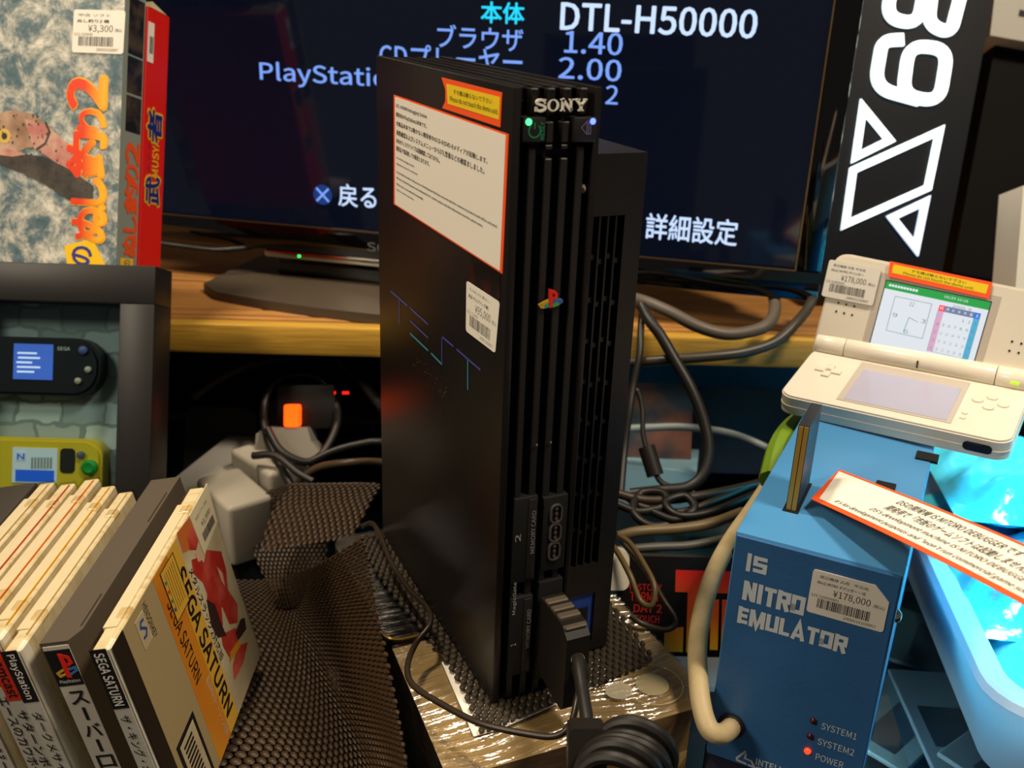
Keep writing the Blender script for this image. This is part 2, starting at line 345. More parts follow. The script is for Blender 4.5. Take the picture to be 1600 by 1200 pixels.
gpath(rounded([(440, 150 + 65), (462, 198), (640, 232), (600, 470), (430, 438)], 80, True)[0:0] or rounded([(455, 205), (628, 222), (590, 458), (425, 430)], 75, True), sw, True, 0, 0, mb)   # bowl of the 9
gpath(rounded([(430, 180), (335, 185), (300, 395), (500, 450)], 85, False), sw, False, 0, 0, mb)                                            # tail
mb.build('digit', glow, sign, flat=True)
mb = MB(GF)
gpath(rounded([(560, -60), (540, 112), (640, 155), (690, -40)], 90, False), sw, False, 0, 0, mb)
gpath(rounded([(380, -80), (355, 85), (495, 112), (525, -60)], 75, False), sw, False, 0, 0, mb)
mb.build('digit', glow, sign, flat=True)
sw2 = 32 / 2.857 * DS_ / FPX
mb = MB(GF); gpath([(249, 483), (368, 628), (217, 703)], sw2, True, 0, 0, mb)
gpath([(590, 588), (538, 840), (171, 1003), (205, 762)], sw2, True, 0, 0, mb)
gpath([(378, 972), (527, 902), (485, 1108)], sw2, True, 0, 1, mb)
mb.build('triangle_emblem', [glow, glowb], sign, flat=True)

# ================================================================== things behind the sign, far right
TWR = ffp(1540, 300, .95, .19)
mb = MB(TWR); a = uv(TWR, 1478, 460); b = uv(TWR, 1555, 66)
tq = P2(TWR, (1487, 425), (1603, 447), (1690, 90), (1556, 66))
mb.prism(tq, -.06, 0); tag(mb.build('speaker_tower', mat('tower_black', '#070605', .7, spec=.2), origin=TWR), 'tall matt black tower standing behind the glowing sign', 'tower')
WB = ffp(1580, 30, .93, .12)
mb = MB(WB); mb.prism(P2(WB, (1547, 55), (1681, 79), (1700, -140), (1570, -140)), -.05, 0); wbx = mb.build('white_carton', mat('carton_white', '#c9c2b4', .6), origin=WB)
tag(wbx, 'white carton on top of the black tower, top right corner', 'carton')
mb = MB(WB); mb.stroke(P2(WB, (1592, 20), (1620, 26)), .006, 0, .0006); mb.build('printed_mark', ink, wbx, flat=True)
KB = ffp(1520, 200, 1.06, .19)
mb = MB(KB); mb.prism(P2(KB, (1485, 430), (1530, 430), (1562, 60), (1530, 50)), -.03, 0); tag(mb.build('brown_carton', mat('carton_brown', '#c4a67e', .7, vary=('#7d6850', 40, (1, 6, 1), .4, .6)), origin=KB), 'thin brown carton wedged between the glowing sign and the black tower', 'carton')
EB = ffp(1600, 380, .80, .19)
mb = MB(EB); mb.prism(P2(EB, (1581, 525), (1690, 545), (1720, 305), (1599, 290)), -.04, 0); tag(mb.build('cream_carton', mat('carton_cream', '#e6dcc8', .6), origin=EB), 'pale cream carton at the right edge behind the white handheld', 'carton')

# ================================================================== display frame (left) and game boxes on it
DF_ = .685; pf = .028
FF = ffp(120, 420, DF_, pf)                      # leaning fronto-parallel frame
fr = thing('display_case', FF, 'dark grey display frame with a glass window holding two handheld consoles', 'display case')
fm = mat('frame_grey', '#191716', .45); fd = mat('frame_side', '#1d1410', .5)
o = P2(FF, (-160, 405), (243, 420), (247, 897), (-160, 888)); w_ = P2(FF, (-60, 466), (187, 474), (192, 850), (-60, 842))
th = .034
mb = MB(FF)
ox0, oy1 = o[0][0], o[0][1] + .002; ox1 = o[1][0]; oy0 = o[2][1]; ix1 = w_[1][0]; iy1 = w_[1][1]; ix0 = w_[0][0]; iy0 = w_[2][1]
oy1 = o[1][1] + .002
for lo, hi in (((ox0, iy1), (ox1, oy1)), ((ox0, oy0), (ox1, iy0)), ((ox0, iy0), (ix0, iy1)), ((ix1, iy0), (ox1, iy1))): mb.box(lo + (-th,), hi + (0,), bev=.0008)
mb.build('frame', fm, fr)
backm = bpy.data.materials.new('backing_reflections'); backm.use_nodes = True; nt = backm.node_tree; bb = nt.nodes['Principled BSDF']
tc = nt.nodes.new('ShaderNodeTexCoord'); br = nt.nodes.new('ShaderNodeTexBrick'); br.inputs['Scale'].default_value = 22; br.inputs['Color1'].default_value = lin('#dde5e3'); br.inputs['Color2'].default_value = lin('#98a4a2'); br.inputs['Mortar'].default_value = lin('#929c99'); br.inputs['Mortar Size'].default_value = .03; br.inputs['Brick Width'].default_value = .7; br.inputs['Row Height'].default_value = .38  # blurred reflections in the glass, painted as grey blocks on the backing
nz = nt.nodes.new('ShaderNodeTexNoise'); nz.inputs['Scale'].default_value = 60; mx = nt.nodes.new('ShaderNodeVectorMath'); mx.operation = 'MULTIPLY_ADD'; mx.inputs[1].default_value = (.012, .012, .012)
nt.links.new(tc.outputs['Object'], nz.inputs['Vector']); nt.links.new(nz.outputs['Color'], mx.inputs[0]); nt.links.new(tc.outputs['Object'], mx.inputs[2]); nt.links.new(mx.outputs[0], br.inputs['Vector']); nt.links.new(br.outputs['Color'], bb.inputs['Base Color']); bb.inputs['Roughness'].default_value = .6
mb = MB(FF); mb.box((ix0 - .01, iy0 - .01, -th - .001), (ix1 + .01, iy1 + .01, -th + .004)); mb.build('backing_sheet', backm, fr)
mb = MB(FF); mb.box((ix0 - .005, iy0 - .005, -.006), (ix1 + .005, iy1 + .005, -.0045)); mb.build('glass_pane', film('frame_glass', '#dfe8ea', .02, .12, None), fr)
# black handheld in the frame (upper)
def handheld(F, px0, py0, px1, py1, body, label, scr_px, scr_mat, rad, name='handheld_console'):
    a = uv(F, px0, py1); b = uv(F, px1, py0); t = thing(name, F @ T((a[0] + b[0]) / 2, (a[1] + b[1]) / 2, -th + .0045), label, 'handheld console')
    m_ = MB(F); m_.prism(rrect(a[0], a[1], b[0], b[1], rad, 8), -th + .0045, -th + .017); m_.prism(rrect(a[0] + .002, a[1] + .002, b[0] - .002, b[1] - .002, rad - .001, 8), -th + .017, -th + .019); m_.build('body', body, t)
    c = uv(F, scr_px[0], scr_px[3]); d = uv(F, scr_px[2], scr_px[1]); m_ = MB(F); m_.box((c[0], c[1], -th + .018), (d[0], d[1], -th + .0198)); s_ = m_.build('screen', scr_mat, t); return t, s_, c, d
hb = mat('handheld_black', '#161719', .35); hbl = mat('screen_blue', '#2b4a9c', .3, emit='#5478d8', es=.75); hwh = mat('screen_print', '#dfe9ff', .3, emit='#dfe9ff', es=.8)
t, s_, c, d = handheld(FF, -70, 528, 142, 615, hb, 'black handheld console with a glowing blue screen, upper one in the frame', (4, 537, 68, 592), hbl, .018)
mb = MB(FF)
for k, (xx, ww) in enumerate(((.10, .62), (.12, .7), (.08, .5), (.1, .74), (.1, .55))): mb.box((c[0] + (d[0] - c[0]) * xx, d[1] - (k + 2.2) * .0033, -th + .0199), (c[0] + (d[0] - c[0]) * (xx + ww * .8), d[1] - (k + 2.2) * .0033 + .0013, -th + .0201))
mb.build('screen_text', hwh, s_, flat=True)
mb = MB(FF); bx, by = uv(FF, 116, 546); mb.lathe([(.003, 0), (.003, .002), (.0015, .003)], xf=T(bx, by, -th + .019)); mb.build('button', mat('button_violet', '#5d6aa6', .4), t)
for (px, py) in ((124, 577), (108, 595)):
    mb = MB(FF); bx, by = uv(FF, px, py); mb.lathe([(.0022, 0), (.0022, .002), (.001, .0028)], xf=T(bx, by, -th + .019)); mb.build('button', mat('button_pale', '#c9b7a6', .3), t)
mb = MB(FF); a = uv(FF, 74, 546); mb.text('SEGA', (a[0], a[1], .009, .0025), 0, -th + .0192, bold=.02); mb.build('maker_logo', white, t, flat=True)
ye = mat('handheld_yellow', '#e8c52a', .4)
t, s_, c, d = handheld(FF, -70, 690, 145, 782, ye, 'yellow handheld console with a green button, lower one in the frame', (2, 703, 75, 757), mat('screen_pale', '#c8ccc4', .3, emit='#b8c4c8', es=.35), .012)
mb = MB(FF); a = uv(FF, 8, 755); b = uv(FF, 70, 738); mb.box((a[0], a[1], -th + .0198), (b[0], b[1], -th + .0202), 0); a = uv(FF, 9, 722); b = uv(FF, 25, 708); mb.box((a[0], a[1], -th + .0198), (b[0], b[1], -th + .0202), 1)
mb.text('N', (a[0] + .001, a[1] + .001, .005, .004), 0, -th + .0204, bold=.02)
for k in range(7): p = uv(FF, 33 + 5 * k, 735); mb.box((p[0], p[1], -th + .0198), (p[0] + .0014, p[1] + .008, -th + .0201), 2)
mb.build('screen_print', [mat('print_blue', '#2257c4', .4, emit='#2257c4', es=.5), mat('print_white', '#eef4f6', .4), mat('print_grey', '#9aa09a', .5)], s_, flat=True)
mb = MB(FF); a = uv(FF, 78, 742); b = uv(FF, 103, 703); mb.prism(rrect(a[0], a[1], b[0], b[1], .003, 4), -th + .019, -th + .0194); mb.build('dark_inset', mat('inset_dark', '#2a2620', .4), t)
mb = MB(FF); bx, by = uv(FF, 127, 733); mb.lathe([(.0055, 0), (.0055, .003), (.0035, .0042), (.0015, .0038)], xf=T(bx, by, -th + .019)); mb.build('green_button', mat('button_green', '#1f9a34', .4), t)
mb = MB(FF); bx, by = uv(FF, 113, 713); mb.lathe([(.0026, 0), (.0026, .003), (.001, .0036)], xf=T(bx, by, -th + .019)); mb.build('button', mat('button_grey', '#5d6472', .4), t)

# fishing game box and red game box standing on the frame
def ffv(px, py, dep, vx, vy, slope):
    n = -ray(vx, vy).normalized(); mm_ = ray(px, py).cross(ray(px - slope * 100, py + 100)); v = n.cross(mm_).normalized()
    if v.dot(EY) > 0: v = -v
    return frame(at(px, py, dep), v.cross(n), n=n)
BF = ffv(181, 417, DF_ + .001, 1180, 500, .034)
EXu = BF.col[0].to_3d(); EUp = BF.col[1].to_3d(); EN = BF.col[2].to_3d()
ct = uv(BF, 191, 0); lean = ct[0] / ct[1]
BD1 = .0235; BW = .150; BH = .30; BY = -.006
coverm = bpy.data.materials.new('snow_forest_print'); coverm.use_nodes = True; nt = coverm.node_tree; bb = nt.nodes['Principled BSDF']; bb.inputs['Roughness'].default_value = .35
tc = nt.nodes.new('ShaderNodeTexCoord'); n1 = nt.nodes.new('ShaderNodeTexNoise'); n1.inputs['Scale'].default_value = 42; n1.inputs['Detail'].default_value = 8; n1.inputs['Roughness'].default_value = .78; n1.inputs['Distortion'].default_value = .35
r1 = nt.nodes.new('ShaderNodeValToRGB'); e = r1.color_ramp.elements; e[0].position = .36; e[0].color = lin('#3f5a63'); e[1].position = .64; e[1].color = lin('#e4ded0')
for p_, c_ in ((.46, '#64767c'), (.53, '#a8a89e')): x = e.new(p_); x.color = lin(c_)
nt.links.new(tc.outputs['Object'], n1.inputs['Vector']); nt.links.new(n1.outputs['Fac'], r1.inputs[0]); nt.links.new(r1.outputs[0], bb.inputs['Base Color'])
spine_g = mat('box_spine_grey_green', '#8b9186', .45); cardm = mat('box_card', '#d8cfba', .6)
gb = thing('game_box', BF, 'snowy fishing game box with orange lettering, standing on the dark frame', 'game box')
mb = MB(BF); mb.prism([(-BW, BY), (0, BY), (0, BH), (-BW, BH)], -BD1, 0, 0, side=1)
mb.m[-5 + 0:] = mb.m[-5 + 0:]; carton = mb.build('carton', [coverm, spine_g], gb, flat=True)
MF = BF
tor = mat('title_orange', '#f0551c', .4)
def xgrad(name, c0, c1, x0, x1):
    M = mat(name, c0, .4); nt = M.node_tree; tc = nt.nodes.new('ShaderNodeTexCoord'); sp = nt.nodes.new('ShaderNodeSeparateXYZ'); mr = nt.nodes.new('ShaderNodeMapRange'); rp = nt.nodes.new('ShaderNodeValToRGB')
    mr.inputs['From Min'].default_value = x0; mr.inputs['From Max'].default_value = x1; rp.color_ramp.elements[0].color = lin(c0); rp.color_ramp.elements[1].color = lin(c1)
    nt.links.new(tc.outputs['Object'], sp.inputs[0]); nt.links.new(sp.outputs['X'], mr.inputs['Value']); nt.links.new(mr.outputs[0], rp.inputs[0]); nt.links.new(rp.outputs[0], nt.nodes['Principled BSDF'].inputs['Base Color']); return M
tgr = xgrad('title_gradient', '#e8401a', '#ffb828', uv(BF, 128, 300)[0], uv(BF, 160, 300)[0]); tye = mat('title_yellow', '#ffb01c', .4); tdk = mat('kana_blue', '#3b3a86', .4); tsq = mat('square_yellow', '#f6c41c', .4)
def colm(mb, F, body, px0, py0, px1, py1, mi, z=.0004, bold=.03):
    a = uv(F, px0, py1); b = uv(F, px1, py0); mb.text(body, (a[0], a[1], b[0] - a[0], b[1] - a[1]), mi, z, rot=1, bold=bold)
mb = MB(BF)
for body, y0_, y1_ in (('2', 122, 168), ('り', 172, 205), ('釣', 208, 276), ('し', 280, 318), ('ぬ', 322, 376)):
    x_ = {'2': 107, 'り': 122, '釣': 105, 'し': 113, 'ぬ': 114}[body]
    colm(mb, BF, body, x_, y0_, 166, y1_, 1, .0003, .06); colm(mb, BF, body, x_, y0_ + 1, 164, y1_ - 1, 0, .0005, .045)
mb.poly(P2(BF, (101, 384), (145, 373), (166, 415), (106, 418)), .0003, 3); colm(mb, BF, 'の', 113, 386, 144, 413, 2, .0005, .03)
mb.build('title_print', [tgr, tye, tdk, tsq], gb, flat=True)
fishm = mat('fish_skin', '#8d6a50', .4, vary=('#c8a58c', 45, (1, 1, 1), .35, .65)); fishp = mat('fish_pink', '#b8736a', .4, vary=('#d8b8a0', 60, (1, 1, 1), .4, .7)); fishd = mat('fish_dark', '#37322d', .4, vary=('#5a524a', 60, (1, 1, 1), .4, .7)); fishe = mat('fish_eye', '#d8b45a', .3)
mb = MB(BF)
def pz(*pp): return P2(BF, *[(x / 2.857, y / 2.857) for x, y in pp])
mb.poly(pz((-60, 520), (60, 490), (150, 510), (215, 560), (230, 620), (190, 660), (120, 660), (60, 690), (-60, 660)), .0003, 0)
mb.poly(pz((110, 530), (215, 560), (300, 640), (330, 720), (300, 760), (200, 690), (150, 660)), .0004, 1)
mb.poly(pz((-60, 650), (60, 680), (200, 700), (320, 760), (420, 830), (415, 880), (340, 915), (230, 840), (100, 770), (-60, 710)), .00045, 2)
mb.stroke(pz((205, 545), (225, 590), (205, 640), (165, 668)), .0016, 2, .0006)
RR = random.Random(5)
for k in range(150):
    px_, py_ = RR.uniform(0, 400), RR.uniform(500, 860); inside = (px_ < 225 and 500 < py_ < 650) or (120 < px_ < 330 and 560 < py_ < 740 and py_ > 560 + (px_ - 120) * .55) or (px_ > 40 and py_ > 690 + max(0, px_ - 200) * .45 and py_ < 720 + px_ * .4)
    if inside:
        x_, y_ = pz((px_, py_))[0]; r_ = RR.uniform(.0003, .0009); mb.poly([(x_ + r_ * math.cos(a), y_ + r_ * math.sin(a)) for a in [math.pi / 3 * q for q in range(6)]], .0007, 2)
mb.poly(pz((-20, 660), (40, 665), (120, 690), (60, 700), (-20, 690)), .0006, 1)
ex_, ey_ = pz((22, 608))[0]
for rr, mi_, z_ in ((.0052, 3, .0005), (.0024, 2, .0006)): mb.poly([(ex_ + rr * math.cos(a), ey_ + rr * math.sin(a)) for a in [2 * math.pi * k / 20 for k in range(20)]], z_, mi_)
mb.build('fish_picture', [fishm, fishp, fishd, fishe], gb, flat=True)
SFm = frame(BF @ Vector((0, 0, 0)), -EN, EUp)    # side of the box: x into depth, y up
mb = MB(SFm)
sd = mat('screenshot_dark', '#1c1c22', .4, vary=('#5b4a38', 60, (1, 1, 1), .45, .7))
for y0_, y1_ in ((.206, .262), (.196 - .05, .2)): pass
def side(px, py, F=None): return uv(F or SFm, px, py)
for ya, yb in ((-6, 84), (88, 145), (150, 206)):
    a = side(204, yb); b = side(204, ya); mb.box((BD1 * .22, a[1], .0001), (BD1 * .93, b[1], .0004), 0)
for body, y0_, y1_ in (('2', 222, 254), ('り', 257, 280), ('釣', 283, 332), ('し', 336, 362), ('ぬ', 366, 400)):
    a = side(200, y1_); b = side(200, y0_); mb.text(body, (BD1 * .30, a[1], BD1 * .62, b[1] - a[1]), 1, .0004, rot=1, bold=.05)
a = side(200, 418); b = side(200, 404); mb.box((BD1 * .2, a[1], .0001), (BD1 * .8, b[1], .0003), 2); mb.text('の', (BD1 * .36, a[1] + .001, BD1 * .3, b[1] - a[1] - .002), 3, .0005, rot=1)
mb.build('side_print', [sd, tor, tsq, tdk], gb, flat=True)
a = uv(BF, 112, 82); b = uv(BF, 206, 20); stw = .040; k0 = uv(BF, 113, 82)
mb = price_sticker(BF @ T(k0[0], k0[1], .0003) @ Matrix.Rotation(math.radians(-1.5), 4, 'Z'), .0405, .029, '¥3,300', '中古 ソフト', 'ぬし釣り2 箱', '121-52400', seed=5)
s1 = mb.build('price_sticker', [paper, ink], gb, flat=True); s1['label'] = 'cream price sticker'
# red box directly behind
RD0, RD1, RH = BD1 + .001, BD1 + .001 + .027, .001
RF = BF @ T(.0010, 0, 0)
RH = uv(frame(RF.translation, -EN, EUp), 256, 22)[1]
red = mat('box_red', '#e01c10', .4); 
rb = thing('game_box', BF @ T(0, 0, -RD0), 'red game box with blue and yellow lettering, standing behind the fishing box', 'game box')
mb = MB(RF); mb.box((-BW * .8, BY, -RD1), (0, RH, -RD0), 0, bev=.0006, seg=1); mb.build('carton', red, rb)
tear = mat('torn_card', '#c9b48c', .7)
mb = MB(RF); mb.raw([(-.03, RH, -RD0 - .002), (.0002, RH, -RD0 - .002), (.0002, RH, -RD1 + .004), (-.03, RH, -RD1 + .004), (-.028, RH + .003, -RD0 - .006), (-.002, RH + .0055, -RD0 - .008), (-.001, RH + .002, -RD1 + .008), (-.025, RH + .004, -RD1 + .01)],
                    [(3, 2, 1, 0), (4, 5, 6, 7), (0, 1, 5, 4), (1, 2, 6, 5), (2, 3, 7, 6), (3, 0, 4, 7)]); mb.build('torn_flap', tear, rb, flat=True)
RSF = frame(RF @ Vector((0, 0, -RD0)), -EN, EUp)
RDw = RD1 - RD0
mb = MB(RSF)
rblue = mat('print_navy', '#1c2a78', .4); ryel = mat('print_gold', '#f0b428', .4)
for body, y0_, y1_ in (('者', 170, 222), ('武', 275, 320)):
    a = uv(RSF, 236, y1_); b = uv(RSF, 236, y0_)
    mb.text(body, (RDw * .14, a[1], RDw * .66, b[1] - a[1]), 1, .0004, rot=1, bold=.085); mb.text(body, (RDw * .16, a[1] + .0007, RDw * .62, b[1] - a[1] - .0014), 0, .0007, rot=1, bold=.035)
a = uv(RSF, 238, 276); b = uv(RSF, 238, 216); mb.text('MUSYA', (RDw * .42, a[1], RDw * .28, b[1] - a[1]), 1, .0004, rot=1, bold=.03)
a = uv(RSF, 232, 268); b = uv(RSF, 232, 222); mb.text('ムシャ', (RDw * .22, a[1], RDw * .10, b[1] - a[1]), 0, .0004, rot=1)
mb.build('side_print', [rblue, ryel], rb, flat=True)
a = uv(RSF, 226, 94); b = uv(RSF, 226, 30)
mb = MB(RSF); mb.box((.001, a[1], .0001), (RDw * .30, b[1], .0004)); barcode(mb, .003, a[1] + .006, RDw * .16, .012, 1, .0005, None, 8); mb.build('price_sticker', [paper, ink], rb, flat=True)

# ================================================================== game console (upright)
H, D, W1, T2, Y2, WT = .301, .182, .0405, .2704, .0202, .078
gc = thing('game_console', (0, 0, 0), 'tall black game console standing upright on shrink-wrapped boxes, price tag on its side', 'game console')
FR = frame((0, 0, 0), (1, 0, 0), (0, 0, 1))      # front face: x right, y up, z towards viewer
LF = frame((0, 0, 0), (0, -1, 0), (0, 0, 1))     # left side: x towards the front, y up
fins = [(0, 3.8), (8.1, 11.5), (15.8, 19.2), (23.0, 26.6), (30.7, 34.2), (37.4, 40.5)]
def zf(py, px=870): return uv(FR, px, py)[1]
zb1, zb0 = zf(183), zf(222)                      # the buttons
mb = MB(); mb.box((.001, .0075, 0), (W1 - .001, D, H - .006), 1)
mb.box((0, 0, 0), (.0038, D, H), 0, bev=.0006, seg=2); mb.box((.0374, 0, 0), (W1, D, H), 0, bev=.0006, seg=2)
for a, b in fins[1:5]:
    mb.box((a / 1000, .004, H - .012), (b / 1000, D, H - .0005), 0, bev=.0005, seg=1)
    mb.box((a / 1000, .0008, zb1 + .001), (b / 1000, .009, H - .0005), 0, bev=.0005, seg=1)
body = mb.build('body', [blackm, dark], gc)
zt = zf(248); zm1 = zf(772); zsp = zf(690)
mb = MB()
for i, (a, b) in enumerate(fins[1:5]):
    top = zb0 - .002 if i in (0, 3) else zt
    if i in (1, 2): mb.box((a / 1000, .001, zf(224)), (b / 1000, .009, zb1 - .002), 0, bev=.0004, seg=1); mb.box((a / 1000, .001, zt + .0035), (b / 1000, .009, zf(227)), 0, bev=.0004, seg=1)
    mb.box((a / 1000, .0008, 0), (b / 1000, .009, top), 0, bev=.0005, seg=1)
mb.build('front_fin_panel', finm, gc)
# disc tray seam dots
mb = MB(FR)
for px, py in ((837, 695), (859, 691)):
    x, y = uv(FR, px, py); mb.box((x - .0022, y - .0003, .0), (x + .0006, y + .0003, .0012 - .0008), 0); mb.box((x, y - .0004, .0), (x + .0008, y + .0004, .0006), 1)
mb.build('disc_tray_seam', [dark, mat('seam_glint', '#d8c8a8', .2, .8)], gc, flat=True)
# buttons
for nm, pxa, pxb, icon in (('power_button', 816, 851.5, 0), ('eject_button', 893.5, 931.5, 1)):
    a = uv(FR, pxa, 222); b = uv(FR, pxb, 183); mb = MB(FR); mb.box((a[0], a[1], -.007), (b[0], b[1], .0012), bev=.0006); bt = mb.build(nm, mat('button_face', '#1f1c1c', .4), gc)
    px, py = ((824, 190), (924, 189))[icon]; lx, ly = uv(FR, px, py); mb = MB(FR); mb.lathe([(.0013, 0), (.0013, .0004), (.0006, .0008)], seg=16, xf=T(lx, ly, .0011)); mb.build('indicator_light', mat(('led_g', 'led_b')[icon], '#101010', emit=('#30ff60', '#4050ff')[icon], es=7), bt)
    mb = MB(FR)
    if icon == 0:
        cx, cy = uv(FR, 833, 204); r = .0026
        mb.stroke([(cx + r * math.sin(a), cy + r * math.cos(a)) for a in [math.radians(40 + 280 * k / 20) for k in range(21)]], .0005, 0, .0014); mb.stroke([(cx, cy + .0008), (cx, cy + .0034)], .0005, 0, .0014)
        a = uv(FR, 842, 217); b = uv(FR, 849, 190); mb.text('RESET', (a[0], a[1], b[0] - a[0], b[1] - a[1]), 0, .0014, rot=1, bold=.015); mm = mat('icon_green', '#1f8a58', .5)
    else:
        x, y = uv(FR, 906, 199); mb.stroke([(x, y), (x + .0026, y + .0026), (x + .0026, y - .0026)], .0004, 0, .0014, True); mb.stroke([(x + .0034, y - .0026), (x + .0044, y - .0026), (x + .0044, y + .0026), (x + .0034, y + .0026)], .0004, 0, .0014, True); mm = mat('icon_violet', '#6a6480', .5)
    mb.build('icon', mm, bt, flat=True)
# maker logo with slab serif letters
a = uv(FR, 834, 174); b = uv(FR, 916, 154); lw, lh = b[0] - a[0], b[1] - a[1]
mb = MB(FR); X = lambda u: a[0] + lw * u
Y = lambda v: a[1] + lh * v
zt_ = .0010; q1 = lw * .055; q2 = lw * .026
def st(pts, w): mb.stroke([(X(u), Y(v)) for u, v in pts], w, 0, zt_ - .0006, False, h=.0008)
sp = smooth([Vector((.19, .70, 0)), Vector((.17, .88, 0)), Vector((.10, .94, 0)), Vector((.035, .84, 0)), Vector((.04, .66, 0)), Vector((.11, .54, 0)), Vector((.18, .42, 0)), Vector((.195, .22, 0)), Vector((.12, .06, 0)), Vector((.045, .12, 0)), Vector((.02, .32, 0))], 4)
st([(p.x, p.y) for p in sp], q1 * .75); st([(.195, .62), (.195, .98)], q2 * .8); st([(.015, .02), (.015, .38)], q2 * .8)
N_ = 28; mb.raw([(X(.345 + .115 * math.cos(t)), Y(.5 + .5 * math.sin(t)), zt_) for t in [2 * math.pi * k / N_ for k in range(N_)]] + [(X(.345 + .062 * math.cos(t)), Y(.5 + .40 * math.sin(t)), zt_) for t in [2 * math.pi * k / N_ for k in range(N_)]], [(k, (k + 1) % N_, N_ + (k + 1) % N_, N_ + k) for k in range(N_)])
st([(.53, .0), (.53, 1)], q1 * .75); st([(.69, 0), (.69, 1)], q1 * .6); st([(.52, .97), (.70, .03)], q1 * 1.0)
for u0, u1, v in ((.485, .575, .05), (.485, .56, .95), (.65, .735, .95)): st([(u0, v), (u1, v)], lh * .10)
st([(.79, .95), (.885, .45)], q1 * .95); st([(.98, .95), (.885, .45)], q1 * .6); st([(.885, .5), (.885, .03)], q1 * .95)
for u0, u1, v in ((.755, .86, .95), (.93, 1.0, .95), (.83, .94, .05)): st([(u0, v), (u1, v)], lh * .10)
mb.build('maker_logo', silver, gc, flat=True)
# four-colour emblem
mb = MB(FR)
def eb(x, y): return uv(FR, 780 + x / 3, 100 + y / 3)
mb.prism([eb(*p) for p in ((232, 1054), (247, 1058), (247, 1138), (232, 1142))][::-1], -.0005, .0008, 0); mb.prism([eb(*p) for p in ((247, 1058), (262, 1062), (272, 1074), (270, 1092), (258, 1104), (247, 1104), (247, 1092), (256, 1090), (258, 1078), (247, 1072))][::-1], -.0005, .0008, 0)
mb.stroke([eb(*p) for p in ((230, 1108), (205, 1120), (192, 1128), (198, 1136), (212, 1136), (230, 1128))], .0016, 1, .0002, h=.0004); mb.stroke([eb(*p) for p in ((248, 1112), (270, 1104), (286, 1106), (288, 1112), (276, 1120), (248, 1132))], .0016, 2, .0002, h=.0004); mb.stroke([eb(*p) for p in ((212, 1136), (230, 1128))], .0016, 3, .0004, h=.0004); mb.stroke([eb(*p) for p in ((248, 1132), (276, 1121))], .0016, 4, .0004, h=.0004)
mb.build('colour_emblem', [mat('emblem_red', '#e0281c', .4), mat('emblem_yellow', '#c9a02c', .4), mat('emblem_blue', '#3f6fae', .4), mat('emblem_teal', '#2f9a8a', .4), mat('emblem_green', '#4f9a4a', .4)], gc, flat=True)
mb = MB(FR); x, y = uv(FR, 917.5, 297); mb.lathe([(.0011, 0), (.0011, .001), (.0003, .0022)], seg=14, xf=T(x, y, -.004) @ Matrix.Scale(1.8, 4, (0, 1, 0))); mb.build('sensor_nub', mat('nub_pale', '#b8a888', .4), gc)
# memory card slots and controller ports
for (pyt, pyb, num, lab) in ((776, 908, '2', 'MEMORY CARD'), (930, 1050, '1', 'MEMORY CARD')):
    a = uv(FR, 824, pyt); z1 = uv(FR, 824, pyt)[1]; z0 = uv(FR, 818, pyb)[1]
    mb = MB(FR); mb.box((.0078, z0, -.006), (.0200, z1, .0010), 0, bev=.0006); sl = mb.build('memory_card_slot', dark, gc)
    mb = MB(FR); mb.box((.0150, z0 + .002, -.004), (.0192, z1 - .001, .0018), 0, bev=.0005); mb.build('door', finm, sl)
    mb = MB(FR); mb.text(lab, (.0163, z0 + (z1 - z0) * .35, .0022, (z1 - z0) * .5), 0, .0022, rot=1); mb.build('printed_text', mat('print_dim', '#8f8a84', .5), sl, flat=True)
mb = MB(FR)
pd2 = mat('print_dim2', '#a8a39c', .5)
x, y = uv(FR, 806, 845); mb.text('2', (.0085, y, .0028, .004), 0, .0013, rot=1); mb.build('printed_text', pd2, gc, flat=True); mb = MB(FR)
mb.text('MagicGate', (.0085, zf(942), .0022, zf(893) - zf(942)), 0, .0013, rot=1, bold=.01); mb.build('printed_text', pd2, gc, flat=True); mb = MB(FR)
mb.text('1', (.0085, zf(990), .0028, .0016), 0, .0013, rot=1); mb.build('printed_text', pd2, gc, flat=True)
z1, z0 = zf(772, 878), zf(888, 866); mb = MB(FR); mb.box((.0228, z0, -.006), (.0362, z1, .0010), bev=.0006); cp = mb.build('controller_port', dark, gc)
mb = MB(FR); L_ = (z1 - z0 - .010) / 3
for k in range(3):
    zc = z0 + .006 + L_ * (k + .5); pr = rrect(.0268, zc - L_ * .46, .0325, zc + L_ * .46, .0026, 5); mb.stroke(pr, .0008, 0, .0008, True, h=.0014)
    for q in range(3): mb.lathe([(.0009, 0), (.0009, .0012)], 0, 8, xf=T(.0297, zc + (q - 1) * L_ * .27, .0008))
mb.build('socket_ring', mat('socket_grey', '#4a4540', .4), cp)
x, z0b = uv(FR, 862, 1060); mb = MB(FR); mb.box((.0228, zf(1058, 850), -.006), (.0362, zf(905, 862), .0010), bev=.0006); mb.build('controller_port', dark, gc)
